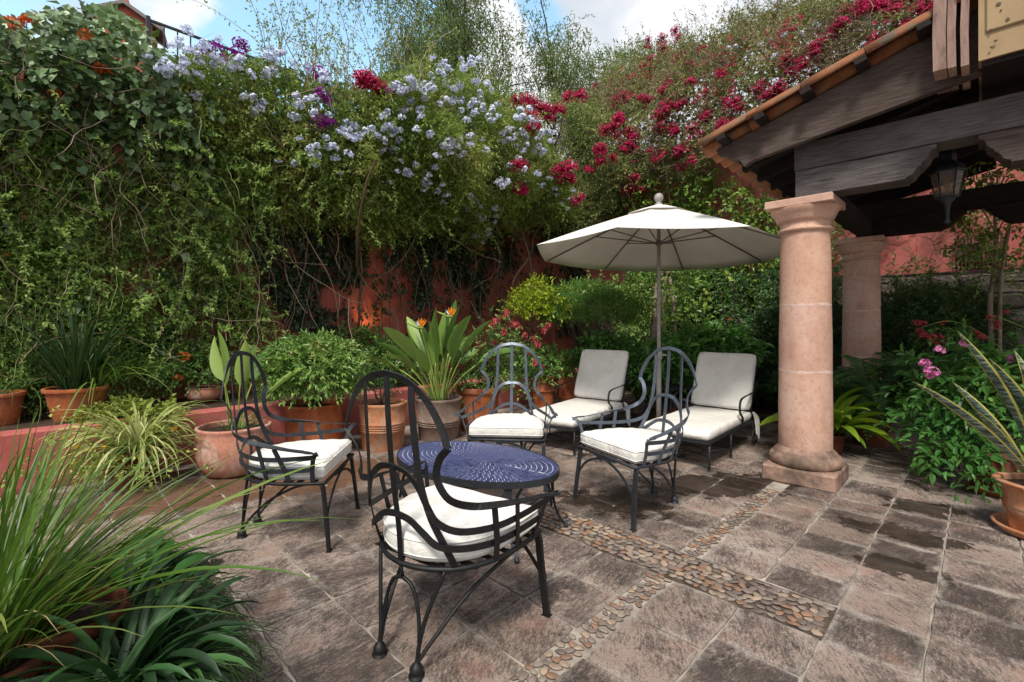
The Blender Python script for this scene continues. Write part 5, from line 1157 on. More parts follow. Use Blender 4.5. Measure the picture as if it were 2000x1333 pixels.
blue = [(327, 146), (327, 103), (318, 160), (346, 92), (350, 125), (385, 112), (378, 138), (360, 117), (322, 152), (410, 135), (377, 196), (452, 132), (460, 142), (468, 197), (500, 226), (485, 200), (508, 150), (566, 325), (602, 311), (645, 320), (640, 295), (605, 292), (612, 309), (570, 283), (592, 302), (654, 264), (668, 268), (572, 198), (602, 200), (600, 232), (570, 240), (520, 152), (560, 140), (590, 150), (540, 118), (515, 112), (620, 165),
        (800, 228), (812, 190), (770, 188), (783, 170), (790, 210), (845, 138), (862, 142), (830, 158), (848, 155), (826, 178), (805, 175), (795, 165), (778, 185), (762, 192), (742, 188), (750, 178), (905, 135), (892, 137), (913, 168), (935, 175), (868, 183), (885, 200), (866, 210), (880, 210), (912, 210), (930, 215), (944, 226), (913, 231), (897, 243), (942, 242), (955, 232), (955, 215), (925, 200), (745, 230), (770, 240), (808, 222), (824, 270), (755, 255), (740, 255), (757, 272), (770, 280), (735, 282), (760, 300), (762, 340), (798, 325), (838, 333), (862, 282), (851, 296), (882, 282), (906, 276), (905, 273), (860, 306), (930, 303), (820, 365), (825, 350), (845, 380), (861, 388), (815, 358), (898, 390), (903, 400), (948, 410), (953, 365), (965, 360), (966, 270), (985, 255), (992, 240), (1003, 235), (1020, 245), (1025, 240), (990, 270), (1015, 275), (1030, 280), (1035, 295), (1055, 268), (1050, 262), (1010, 290), (990, 315), (1003, 305), (1032, 345), (1053, 352), (1043, 300), (993, 290), (975, 282), (923, 423), (898, 412), (940, 460), (932, 475), (1090, 400), (1110, 375), (1080, 385), (1100, 410), (698, 265), (712, 260), (690, 275), (672, 270), (680, 260), (760, 268)]
blue = [q for q in blue if q[0] < 1065]; blue = blue+[(px+random.gauss(0, 14), py+random.gauss(0, 12)) for px, py in blue if random.random() < .75]+[(px+random.gauss(0, 26), py+random.gauss(0, 22)) for px, py in blue if random.random() < .5]
for i, (px, py) in enumerate(blue[:290]):
    s_, o_ = surf(px+random.uniform(-3, 3), py+random.uniform(-3, 3)); s_ = s_+Vector(OUTL)*random.uniform(.13, .22)
    o = link('flower_head', FB[i % 4], PB, s_, (random.uniform(-.5, .9), random.uniform(-.5, .5), random.uniform(0, 6)), [random.uniform(.85, 1.3)]*3)
# --- magenta and purple bougainvillea peeping through the plumbago
FM = [florets(20+i, 44, .12, .034, .034, 3, M['fma'], True) for i in range(5)]; FP = [florets(40+i, 20, .06, .032, .032, 3, M['fpu'], True) for i in range(3)]
PBG = thing('purple_bougainvillea', ORG, 'small purple bougainvillea sprays between the blue plumbago at the upper left', 'climbing plant')
for i, (px, py) in enumerate([(402, 105), (420, 98), (392, 100), (430, 124), (458, 110), (462, 90), (470, 95), (628, 152), (618, 148), (622, 190), (632, 200), (640, 245), (615, 248), (625, 240)]):
    s_, o_ = surf(px, py); link('flower_head', FP[i % 3], PBG, s_+Vector(OUTL)*.08, (random.uniform(-.5, .8), random.uniform(-.5, .5), random.uniform(0, 6)), [random.uniform(.7, 1.1)]*3)
q = np.array([surf(px, py)[0][:] for px, py in ((402, 112), (460, 105), (625, 170), (625, 245))]); tubeobj('stem', wander(np.repeat(q, 5, 0), rdir(20, OUTL, .2, -.6, .5), 8, .06, .2), .004, .002, M['twig'], PBG)
ORF = thing('trumpet_vine', ORG, 'orange trumpet flowers scattered in the creeper at the upper left', 'climbing plant')
FO = [florets(60+i, 14, .045, .03, .02, 5, M['for'], True) for i in range(2)]
for i, (px, py) in enumerate([(45, 50), (62, 48), (25, 55), (195, 142), (205, 148), (165, 76), (108, 192), (50, 430), (15, 505)]):
    s_, o_ = surf(px, py); link('flower_head', FO[i % 2], ORF, s_+Vector(OUTL)*.08, (random.uniform(-.5, .8), random.uniform(-.5, .5), random.uniform(0, 6)), [random.uniform(.7, 1.1)]*3)
# --- dark ivy and bare vines under the overhang
IV = thing('wall_ivy', ORG, 'dark ivy and bare hanging vines on the shaded red wall under the plumbago', 'climbing plant')
DIV = [(470, 300), (700, 420), (1000, 420), (1260, 430), (1270, 640), (1000, 650), (900, 640), (760, 690), (640, 690), (560, 620), (500, 520)]
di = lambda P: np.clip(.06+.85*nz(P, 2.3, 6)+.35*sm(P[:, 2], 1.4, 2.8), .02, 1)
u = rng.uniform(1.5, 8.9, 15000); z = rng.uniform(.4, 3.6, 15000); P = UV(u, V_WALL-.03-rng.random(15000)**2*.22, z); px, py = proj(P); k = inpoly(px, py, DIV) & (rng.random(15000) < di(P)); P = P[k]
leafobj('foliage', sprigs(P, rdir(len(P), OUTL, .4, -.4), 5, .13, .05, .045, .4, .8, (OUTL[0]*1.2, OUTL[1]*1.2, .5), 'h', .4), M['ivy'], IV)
n = 250; u = rng.uniform(1.6, 8.8, n); q = UV(u, V_WALL-.06-rng.random(n)**2*.5, rng.uniform(1.2, 3.6, n))
W_ = wander(q, rdir(n, OUTL, .05, -1.2, .28), 14, rng.uniform(.08, .18, n), .16, .04); W_[:, :, 2] = np.maximum(W_[:, :, 2], .1)
tubeobj('vine', W_, rng.uniform(.003, .009, n), .003, M['twig'], IV, 4)
q = []
for px, py in ((1040, 600), (1000, 560), (700, 640), (900, 600), (590, 560), (720, 560)): q.append(Dz(px, py, 7.0 if px < 800 else 8.6)[:])
W_ = wander(np.array(q), unit(rng.normal(size=(len(q), 3))*.3+np.array([0, 0, 1])), 16, .16, .12); tubeobj('thick_vine', W_, .022, .012, M['twig'], IV, 6)
# --- bougainvillea over the right wall
BOU = [(1000, 215), (1060, 190), (1130, 165), (1180, 150), (1240, 115), (1300, 92), (1380, 70), (1450, 35), (1520, 10), (1600, -5), (1700, 0), (1790, -20), (1900, -60), (1900, 140), (1400, 300), (1380, 330), (1330, 340), (1230, 350), (1210, 420), (1140, 470), (1080, 450), (1040, 400), (1000, 330)]
BG = thing('bougainvillea', ORG, 'sprawling twiggy bougainvillea with crimson and magenta bracts over the right wall', 'climbing plant')
dbg = lambda P: np.clip(.5+.55*nz(P, 2.2, 12), .06, 1)
innerR(24000, -2.4, 6.75, 3.5, 7.8, BOU, .10, M['bou'], BG)
P = np.concatenate([sampleR(40000, -2.4, 6.75, 3.3, 8.0, BOU, dbg, .4), sampleL(5000, 7.0, 8.9, 2.8, 6, BOU, dbg, .5)])
leafobj('foliage', sprigs(P, rdir(len(P), OUTR, .5, .35), 7, .20, .054, .026, .3, .8, (OUTR[0]*.6, OUTR[1]*.6, .9), 'd', .45, np.clip(.45+.42*nz(P, 1.8, 15)+rng.normal(size=len(P))*.18, 0, 1)), M['bou'], BG)
q = np.concatenate([sampleR(9000, -2.4, 6.75, 3.3, 7.4, BOU, lambda P: np.clip(.4-.7*nz(P, 1.6, 12), .06, 1), .2)[:3600], sampleR(3000, -1.2, 2.2, 4.3, 7.0, [(1620, 60), (1830, 20), (1800, 110), (1500, 260), (1420, 260), (1560, 160)])[:1500]])
tubeobj('twigs', wander(q+OUTR*.05, rdir(len(q), OUTR, .5, .1, .8), 7, rng.uniform(.04, .12, len(q)), .38, .06), .0045, .0025, M['twig'], BG)
q = sampleR(3000, -1, 6.5, 5.6, 8.0, BOU, None, .2)[:330]
W_ = wander(q, unit(rng.normal(size=q.shape)*.35+np.array([-.1, -.1, 1])), 8, rng.uniform(.04, .09, len(q)), .15); tubeobj('shoots', W_, .004, .002, M['twig'], BG)
Pp = np.repeat(W_[:, 2:].reshape(-1, 3), 4, 0)+rng.normal(size=(len(W_)*24, 3))*.03; leafobj('shoot_leaves', leafarr(Pp, rng.normal(size=Pp.shape), rng.normal(size=Pp.shape), .05, .022), M['bou'], BG)
P = sampleR(9000, -2.4, 6.75, 3.6, 7.6, BOU, lambda P: np.clip(-.25+1.3*nz(P, 2.9, 23), 0, 1), .12)
leafobj('bracts', sprigs(P+OUTR*.05, rdir(len(P), OUTR, .6, .3), 7, .13, .036, .028, .2, .8, (OUTR[0], OUTR[1], .6), 'd', .5), M['fma'], BG)
mag = [(1017, 202), (1035, 205), (1000, 200), (1030, 240), (1043, 220), (1052, 235), (1062, 222), (1035, 225), (1080, 220), (1025, 255), (1090, 335), (1075, 345), (1100, 350), (1068, 342), (1105, 330), (1005, 333), (1015, 365), (1012, 385), (1010, 375), (1102, 198), (1128, 190), (1235, 275), (1228, 285), (1245, 290), (1215, 295), (1175, 315), (1190, 320), (1165, 305), (1225, 260), (1240, 262), (1180, 265), (1300, 220), (1310, 235), (1295, 232), (1315, 262), (1300, 255), (1325, 270), (1235, 195), (1220, 190), (1210, 200), (1250, 200), (1335, 325), (1325, 300), (1340, 300), (1350, 315), (1412, 258), (1418, 250), (1440, 245), (1435, 215), (1450, 210), (1395, 240), (1385, 245), (1290, 95), (1305, 88), (1278, 90), (1330, 70), (1335, 75), (1350, 125), (1340, 130), (1375, 105), (1382, 100), (1368, 110), (1330, 120), (1390, 108), (1310, 115), (1325, 140), (1405, 155), (1380, 185), (1550, 130), (1560, 135), (1545, 145), (1600, 95), (1610, 90), (1625, 80), (1592, 105), (1645, 60), (1640, 65), (1655, 35), (1685, 22), (1700, 28), (1690, 15), (1730, 15), (1742, 25), (1722, 20), (1770, 5), (1790, 12), (1815, 25), (1818, 38), (1812, 45), (1720, 95), (1765, 70), (1475, 185), (1500, 195), (1520, 190), (1500, 180), (1530, 175), (1455, 270), (1350, 160), (1285, 120), (1270, 130), (1262, 150), (1250, 160), (1300, 180), (1200, 165), (1160, 175), (712, 165), (722, 172), (702, 168), (745, 190), (1180, 180), (1270, 210), (1200, 230), (1150, 330), (1120, 400), (1235, 370), (1245, 350), (1255, 375), (1290, 310), (1270, 300), (1190, 270), (1205, 245), (1350, 250), (1370, 270), (1330, 215)]
for i, (px, py) in enumerate(mag):
    for j in range(1 if i % 3 else 2):
        s_, o_ = surf(px+random.uniform(-9, 9), py+random.uniform(-8, 8)); link('flower_head', FM[(i+j) % 5], BG, s_+Vector(o_)*.10, (random.uniform(-.5, .8), random.uniform(-.5, .5), random.uniform(0, 6)), [random.uniform(.65, 1.15)]*3)
for i, (px, py) in enumerate([(1420, 65), (1490, 92), (1510, 85), (1535, 75), (1568, 72), (1600, 60), (1690, 95), (1410, 105), (1428, 100), (1398, 150), (1435, 190), (1430, 205), (1517, 115), (1595, 55), (1440, 98), (1340, 62), (1090, 400), (1110, 375), (1080, 385), (1100, 410), (1075, 372), (1105, 392)]):
    s_, o_ = surf(px, py); link('blue_flower_head', FB[i % 4], BG, s_+Vector(o_)*.1, (random.uniform(-.5, .9), 0, random.uniform(0, 6)), [random.uniform(.9, 1.2)]*3)
# --- glossy climbing shrubs on the right wall
def shrub(name, label, cat, c, r, nsp, nl, sl_, L, W, mat, deep=.45, droop=.3, shape='d', updir=.35, flat=0, stems=0, stemmat='barkd', noise=.18, group=None, base=None, poly=None, up=(0, 0, 1), squash=-.5, upj=.7):
    root = thing(name, (c[0], c[1], base if base is not None else c[2]-r[2]), label, cat, group); o = np.array(root.location)
    d = unit(rng.normal(size=(nsp, 3))); d = d[d[:, 2] > squash]; P = d*(1-rng.random((len(d), 1))**1.6*deep); rr = 1+noise*nz(d*1.0, 4.0, c[0]*3)+noise*.6*nz(d, 9, c[1])
    P = P*rr[:, None]*np.array(r)+np.array(c)
    if poly is not None: px, py = proj(P); k = inpoly(px, py, poly); P, d = P[k], d[k]
    leafobj('foliage', (lambda t: (t[0]-o, t[1], t[2]))(sprigs(P, d*.7+np.array([0, 0, updir])+rng.normal(size=d.shape)*.4*upj, nl, sl_, L, W, droop, .8, up, shape, .4, np.clip(.4+.3*nz(P, 3, 3)+.2*d[:, 2]*0+rng.normal(size=len(P))*.2, 0, 1))), mat, root)
    if stems:
        q = np.tile(np.array([[c[0], c[1], o[2]]]), (stems, 1))+rng.normal(size=(stems, 3))*np.array([.05*r[0], .05*r[1], 0])+0; tgt = np.array(c)+unit(rng.normal(size=(stems, 3)))*np.array(r)*.55
        t = np.linspace(0, 1, 8)[None, :, None]; W_ = q[:, None]*(1-t)+tgt[:, None]*t+rng.normal(size=(stems, 8, 3))*.02*np.array(r).mean()*(t*(1-t)*4); tubeobj('stem', W_-o, .012, .004, M[stemmat], root, 5)
    return root
FIG = [(1225, 330), (1260, 305), (1290, 335), (1330, 340), (1380, 320), (1450, 350), (1540, 390), (1535, 470), (1450, 450), (1200, 420), (1190, 380)]
FG = thing('climbing_fig', ORG, 'bright glossy leaved climber on the red wall above the parasol', 'climbing plant')
n = 3200; v = rng.uniform(1.2, 5.8, n); z = rng.uniform(2.5, 4.8, n); P = UV(U_WALL-.08-rng.random(n)*.7, v, z); px, py = proj(P); P = P[inpoly(px, py, FIG) & (rng.random(n) < np.clip(.62+.6*nz(P, 2.2, 4), 0, 1))]
leafobj('foliage', sprigs(P, rdir(len(P), OUTR, .6, -.1), 7, .26, .075, .042, .5, .8, (OUTR[0]*.6, OUTR[1]*.6, .8), 'o', .4), M['fig'], FG)
n = 60; q = UV(np.full(n, U_WALL-.1), rng.uniform(1.3, 5, n), rng.uniform(.3, 2.8, n)); tubeobj('stem', wander(q, rdir(n, OUTR, .1, 1, .4), 12, .14, .2), .008, .004, M['twig'], FG)
# bank of mixed shrubs behind the chaises
def bank_(name, label, v0, v1, zt, n, L, W, mat, seed, depth=1.2, shape='d', nl=7, sl_=.22, polyg=None, u_=None, flowers=None):
    root = thing(name, uvp(8.4, (v0+v1)/2, 0), label, 'shrub'); o = np.array(root.location)
    v = rng.uniform(v0, v1, n); z = rng.uniform(.05, 1, n)**.8; P0 = UV(np.full(n, 8.), v, z*3)
    zt_ = zt*(1+.12*nz(P0, 2.4, seed)); of = depth*(.75+.3*nz(P0, 2.6, seed+2)+.1*nz(P0, 6, seed))*np.sqrt(np.clip(1-z**3, 0, 1))*np.sqrt(np.clip(1-((v-(v0+v1)/2)/((v1-v0)/2))**4, 0, 1))
    t = 1-rng.random(n)**1.6*.5; P = UV(U_WALL-.18-of*t, v, z*zt_)
    leafobj('foliage', (lambda t: (t[0]-o, t[1], t[2]))(sprigs(P, rdir(n, OUTR, .6, .3), nl, sl_, L, W, .35, .8, (OUTR[0]*.6, OUTR[1]*.6, .9), shape, .4, np.clip(.45+.35*nz(P, 2.5, seed)+rng.normal(size=n)*.18, 0, 1))), mat, root)
    q = UV(rng.uniform(8.0, 8.6, 30), rng.uniform(v0+.1, v1-.1, 30), np.full(30, .0)); tubeobj('stem', wander(q, rdir(30, OUTR, .15, 1.2, .3), 10, zt/11, .16)-o, .013, .005, M['barkd'], root, 5)
    if flowers:
        fm, cnt, sc = flowers
        for i in range(cnt): j = rng.integers(n); link('flower_head', fm[i % len(fm)], root, Vector(P[j]-o)+Vector(OUTR)*.1, (random.uniform(-.5, .8), 0, random.uniform(0, 6)), [sc*random.uniform(.7, 1.1)]*3)
    return root
bank_('glossy_hedge', 'bright glossy hedge behind the parasol pole and chaise longues', 3.0, 5.2, 2.45, 3200, .062, .032, M['shr'], 3, 1.25)
bank_('dark_shrub', 'dark green shrub with small orange berries directly left of the near column', 1.55, 3.1, 2.15, 2600, .06, .028, M['shd'], 9, 1.5, flowers=(FO, 9, .5))
bank_('camellia_shrub', 'tall leafy shrub climbing against the wall just left of the near column', 2.0, 4.4, 3.05, 2300, .065, .036, M['fig'], 14, .55)
bank_('laurel_shrub', 'dark leafy shrub filling the gap between the two columns', .2, 1.7, 1.55, 1700, .055, .028, M['shd'], 21, 1.0)
# light trunks beside the parasol pole
def trunk(name, label, pts, r0, r1, mat='bark', cat='tree', crown=None, leafm='fig', nb=0):
    root = thing(name, pts[0], label, cat); p0 = Vector(pts[0]); b = MB(); c = cr(pts, 6); n = len(c); b.tube([p-p0 for p in c], 1.0, 9, radii=[r0+(r1-r0)*i/(n-1) for i in range(n)]); b.build('trunk', M[mat], root)
    return root
TR = trunk('fig_tree', 'slender pale trunked tree just right of the parasol pole', [D(1296, 7.4, 0), D(1298, 7.45, .6), D(1293, 7.45, 1.3), D(1303, 7.5, 2.2), D(1320, 7.6, 3.2)], .045, .02)
b = MB(); o = TR.location; b.tube([p-o for p in cr([D(1310, 7.4, 0), D(1314, 7.4, .7), D(1318, 7.4, 1.3), D(1308, 7.5, 2.1), D(1290, 7.5, 3.0)], 5)], .032, 8); b.build('limb', M['bark'], TR)
P = np.array(Dz(1280, 560, 7.3))[None]+rng.normal(size=(170, 3))*np.array([.45, .25, .35]); leafobj('crown', (lambda t: (t[0]-np.array(TR.location), t[1], t[2]))(sprigs(P, rdir(170, OUTR, .3, -.2), 7, .28, .075, .045, .5, .8, (OUTR[0]*.6, OUTR[1]*.6, .8), 'o')), M['fig'], TR)
trunk('leaning_trunk', 'thick gnarled pale trunk leaning behind the far chaise longue', [D(1245, 7.0, 0), D(1258, 7.1, .5), D(1275, 7.2, 1.1), D(1284, 7.3, 1.9), D(1290, 7.5, 2.6)], .075, .035)
# right wall: slim tree with glossy leaves in front of the stone wall
CT = trunk('citrus_tree', 'slim twin trunked pale tree before the stone wall at the right edge', [D(1928, 5.6, 0), D(1936, 5.6, .9), D(1934, 5.6, 1.6), D(1946, 5.65, 2.3), D(1935, 5.7, 3.2)], .035, .014)
o = CT.location; b = MB(); b.tube([p-o for p in cr([D(1945, 5.5, 0), D(1952, 5.5, .9), D(1954, 5.5, 1.7), D(1965, 5.6, 2.3), D(1990, 5.6, 3.0)], 5)], .020, 7)
for (px, py) in ((1880, 345), (1900, 400), (1960, 350), (1890, 460), (1990, 400), (1950, 330)): s0 = Dz(1946, py+60, 5.6); b.tube([p-o for p in cr([s0, (s0+Dz(px, py, 5.5))/2+Vector((0, 0, .08)), Dz(px, py, 5.5)], 4)], .008, 5)
b.build('limb', M['bark'], CT)
P = []
for (px, py, k, s_) in ((1900, 345, 26, .20), (1950, 330, 30, .2), (1880, 380, 18, .16), (1900, 440, 16, .18), (1950, 460, 18, .2), (1985, 420, 20, .2), (1890, 480, 10, .12), (1930, 380, 14, .15), (1970, 500, 10, .12), (1860, 430, 6, .1), (1995, 350, 14, .15)): P.append(np.array(Dz(px, py, 5.5))[None]+rng.normal(size=(k, 3))*s_)
P = np.concatenate(P); leafobj('crown', (lambda t: (t[0]-np.array(o), t[1], t[2]))(sprigs(P, rdir(len(P), OUTR, .3, -.1), 6, .2, .07, .034, .5, .8, (OUTR[0]*.5, OUTR[1]*.5, .8), 'o')), M['fig'], CT)
VN = thing('wall_climber', ORG, 'thin bright climber trailing over the salmon wall between the columns and the right edge', 'climbing plant')
n = 2400; v = rng.uniform(-.6, 2.1, n); z = rng.uniform(1.7, 4.2, n); P = UV(U_WALL-.05-rng.random(n)*.22, v, z); P = P[rng.random(n) < np.clip(-.12+.95*nz(P, 2.6, 31)+.5*sm(P[:, 2], 2.9, 1.9), 0, 1)]
leafobj('foliage', sprigs(P, rdir(len(P), OUTR, .4, -.1), 7, .2, .05, .026, .4, .8, (OUTR[0]*.7, OUTR[1]*.7, .8)), M['shr'], VN)
n = 110; q = UV(np.full(n, U_WALL-.05), rng.uniform(-.8, 2, n), rng.uniform(1.9, 2.9, n)); tubeobj('stem', wander(q, unit(np.stack([rng.normal(size=n), -rng.normal(size=n), rng.normal(size=n)*.4], 1)), 12, .10, .2)+OUTR*.02, .004, .002, M['twig'], VN)
b = MB(); BS = empty('reed_screen', uvp(U_WALL-.06, .05, 2.2), PI/4, 'small patch of brown reed screen fixed to the salmon wall', 'screen')
for k in range(14): b = MB(); b.tube([(random.uniform(-.01, .01), -.25+.036*k, -.12), (0, -.25+.036*k+random.uniform(-.01, .01), .32)], .012, 5); b.build('reed', M['twig'] if 0 else M['woodr'], BS)

# ------------------------------------------------------------------ BEYOND THE WALL
def airy_tree(label, base, h, spread, nb, nleaf, mat, group=None, droopy=True):
    root = thing('pepper_tree', base, label, 'tree', group); p0 = Vector(base); o = np.array(base)
    b = MB(); b.tube([Vector((0, 0, 0)), Vector((.1, 0, h*.3)), Vector((-.05, 0, h*.6)), Vector((.05, 0, h*.92))], 1, 7, radii=[.12, .09, .05, .02]); b.build('trunk', M['barkd'], root)
    st = np.stack([rng.normal(size=nb)*.05, rng.normal(size=nb)*.05, rng.uniform(.35, .85, nb)*h], 1); d = unit(np.stack([rng.normal(size=nb)*spread, rng.normal(size=nb)*spread, rng.uniform(.5, 1.2, nb)], 1))
    W_ = wander(st, d, 9, rng.uniform(.07, .13, nb)*h*.5, .16, .05); tubeobj('limb', W_, .03, .006, M['barkd'], root, 4)
    tips = W_[:, 3:].reshape(-1, 3); k = rng.integers(len(tips), size=nleaf); P = tips[k]+rng.normal(size=(nleaf, 3))*.16
    leafobj('crown', sprigs(P, rng.normal(size=P.shape)*.5+np.array([0, 0, -.6]), 9, .5, .13, .034, .6, .6, (0, -.5, .8), 'd', .5), mat, root)
    return root
airy_tree('tall airy pepper tree with weeping sprays, behind the centre of the wall', D(905, 15, 3.0), 8.8, .42, 44, 2700, M['pep'])
airy_tree('left hand lower crown of the pepper trees behind the wall', D(840, 14.5, 3.0), 7.2, .5, 30, 1900, M['pep'])
airy_tree('smaller airy pepper tree further right behind the wall', D(1085, 15, 3.0), 7.5, .45, 28, 1200, M['pep'])
shrub('green_tree', 'bright green rounded tree crown beyond the bougainvillea', 'tree', Dz(1235, 175, 16), (1.6, 1.2, 1.2), 1500, 8, .4, .09, .04, M['far'], base=2.0, stems=5)
shrub('dark_conifer', 'dark tree top peeping over the bougainvillea near the roof', 'tree', Dz(1745, 5, 15), (.7, .7, .9), 600, 8, .35, .08, .03, M['shd'], base=3.0, stems=3)
# railing and the little red gable
RL = empty('railing', uvp(2.6, 6.95, 4.15), PI/4, 'thin dark metal railing on top of the garden wall, upper left', 'railing')
b = MB(); b.box((.8, 0, .77), (5.0, .03, .025)); b.box((.8, 0, .08), (5.0, .025, .02)); b.build('rail', M['irond'], RL)
me = None
for k in range(38):
    if me is None: b = MB(); b.box((0, 0, .385), (.014, .014, .77)); me = b.mesh('baluster', M['irond'])
    link('baluster', me, RL, (-1.68+.133*k, 0, 0))
b = MB(); b.box((-1.70, 0, .40), (.04, .04, .82)); b.build('post', M['irond'], RL)
gx = Dz(243, 8, 13)
HG = empty('gabled_belfry', (gx.x, gx.y, 5), .5, 'little red gable with grey edges peeping over the creeper, upper left', 'building')
zz_ = gx.z-5
b = MB(); MG = Matrix(((1, 0, 0), (0, 0, 1), (0, 1, 0))); b.prism([(-.62, 0), (.62, 0), (.62, zz_-.42), (0, zz_-.06), (-.62, zz_-.42)], 0, .8, MG); b.build('wall', M['house'], HG)
for sg in (-1, 1):
    b = MB(); b.prism([(0, zz_+.04), (0, zz_-.06), (sg*.86, zz_-.56), (sg*.88, zz_-.46)], -.15, .9, MG); b.build('roof', M['slate'], HG)
b = MB(); b.prism([(-.2, zz_-.85), (.2, zz_-.85), (.2, zz_-.5), (0, zz_-.36), (-.2, zz_-.5)], -.02, -.005, MG); b.build('opening', M['ironb'], HG)
b = MB(); b.box((0, .1, zz_+.06), (.16, .2, .2)); b.build('ridge_stone', M['house'], HG)

# ------------------------------------------------------------------ PLANTS WITH SINGLE LEAVES
def blade_mesh(w, e0, e1, n, mat, name='leaf', fold=.25, prof='grass', power=1.0, twist=0.0, stalk=0.0, side=0.0, edge=False, seed=0):
    r = random.Random(seed); x = z = y = 0.0; V = []; E = []
    for i in range(n+1):
        t = i/n
        if prof == 'grass': ww = w*min(1, .45+t*3)*(1-t**2.2)**.8
        elif prof == 'strap': ww = w*min(1, .6+t*2)*(1-t**4)**.7
        elif prof == 'leaf':
            s_ = max(0, (t-stalk)/(1-stalk)); ww = w*(math.sin(PI*min(1, s_**.75*.98+.01))**.75) if t > stalk else w*.07
            ww = max(ww, w*.05)
        elif prof == 'snake': ww = w*(.55+.55*math.sin(PI*min(1, t*.85+.1)))*(1-t**6)
        ww = max(ww, .0008); e = e0+(e1-e0)*t**power; f = fold*ww*(1 if t > stalk else .2); tw = twist*t
        dx, dz = math.cos(e), math.sin(e); nx, nz__ = -dz, dx; ct, st_ = math.cos(tw), math.sin(tw)
        for s_ in (-1, 0, 1):
            a = s_*ww/2; up = abs(s_)*f; yy = a*ct-up*st_; uu = a*st_+up*ct
            V.append((x+nx*uu, y+yy, z+nz__*uu)); E.append(abs(s_))
        x += dx/n; z += dz/n; y += side*t/n
    if edge:                                  # five columns: pale margins get their own faces
        V2 = []; 
        for i in range(n+1):
            a, c, b_ = [Vector(p) for p in V[3*i:3*i+3]]; V2 += [a, a.lerp(c, .28), c, b_.lerp(c, .28), b_]
        F = [(5*i+k, 5*(i+1)+k, 5*(i+1)+k+1, 5*i+k+1) for i in range(n) for k in range(4)]; me = bpy.data.meshes.new(name); me.from_pydata([tuple(p) for p in V2], [], F)
        at = me.attributes.new('edge', 'FLOAT', 'FACE'); at.data.foreach_set('value', [1.0 if k in (0, 3) else 0.0 for i in range(n) for k in range(4)])
    else:
        F = [(3*i+k, 3*(i+1)+k, 3*(i+1)+k+1, 3*i+k+1) for i in range(n) for k in range(2)]; me = bpy.data.meshes.new(name); me.from_pydata(V, [], F)
    me.polygons.foreach_set('use_smooth', [True]*len(F)); me.materials.append(mat); me.update(); return me
def clump(name, label, cat, p, meshes, n, Lr, spread=.05, azr=(0, 2*PI), tiltj=.12, partname='leaf', wsc=1.0, group=None, azf=None):
    root = empty(name, p, 0, label, cat, group)
    for i in range(n):
        az = azf() if azf else random.uniform(*azr); L = random.uniform(*Lr); r_ = random.random()*spread
        o = link(partname, meshes[i % len(meshes)], root, (r_*math.cos(az), r_*math.sin(az), random.uniform(-.01, .01)), (random.gauss(0, .12), random.gauss(0, tiltj), az), (L, L*wsc, L))
    return root
def grassset(mat, w, lo, hi, k=8, drop=(.6, 1.6), prof='grass', n=8, twist=.6, fold=.25, **kw):
    out = []
    for i in range(k):
        e0 = random.uniform(lo, hi); out.append(blade_mesh(w*random.uniform(.8, 1.2), e0, e0-random.uniform(*drop), n, mat, prof=prof, power=random.uniform(1.0, 1.8), twist=random.uniform(-twist, twist), fold=fold, side=random.uniform(-.15, .15), seed=i, **kw))
    return out
R_ = math.radians
# long arching grass in the left foreground
gm = grassset(M['bld'], .019, R_(48), R_(88), 12, (.2, 1.0))
g1 = clump('arching_grass', 'tall arching lemongrass filling the left foreground', 'grass', pF3+Vector((0, 0, .31)), gm, 200, (.42, .90), .13, (R_(-95), R_(110)), .14)
gm2 = grassset(M['bld'], .021, R_(25), R_(55), 6, (.5, 1.0))
clump('long_grass', 'few very long pale blades arching out over the patio from the lower left', 'grass', pF3+Vector((.02, .06, .30)), gm2, 9, (.85, 1.2), .05, (R_(-8), R_(50)), .1)
gm3 = grassset(M['bld'], .022, R_(62), R_(88), 8, (.1, .6))
clump('upright_grass', 'dense upright grass blades at the left edge behind the arching clump', 'grass', D(-70, 2.1, .1), gm3, 110, (.4, .85), .22, (R_(-60), R_(110)), .1)
dm = [blade_mesh(.012, R_(70-10*i), R_(-30-12*i), 8, M['dead'], prof='grass', power=2.2, side=.1*i-.2, seed=i) for i in range(5)]
clump('dry_grass', 'few dry tan blades bending out of the arching grass at the lower left', 'grass', pF3+Vector((0, 0, .31)), dm, 26, (.3, .75), .12, (R_(-80), R_(100)), .2)
# dark strap leaves at the bottom
sm_ = grassset(M['strap'], .075, R_(35), R_(80), 8, (1.0, 2.2), 'strap', 9, .4, .3)
clump('clivia', 'dark green strap leaved clivia in the bottom left corner', 'potted plant', pF1+Vector((-.08, -.04, .20)), sm_, 46, (.30, .52), .05, (0, 2*PI), .1)
clump('clivia', 'second dark strap leaved clivia, nearer the left edge at the bottom', 'potted plant', D(190, 1.36, .16), sm_, 40, (.30, .50), .07, (0, 2*PI), .1)
clump('clivia', 'dark strap leaved clivia behind the bottom left pair, under the arching grass', 'potted plant', D(235, 1.75, .18), sm_, 36, (.30, .48), .08, (0, 2*PI), .1)
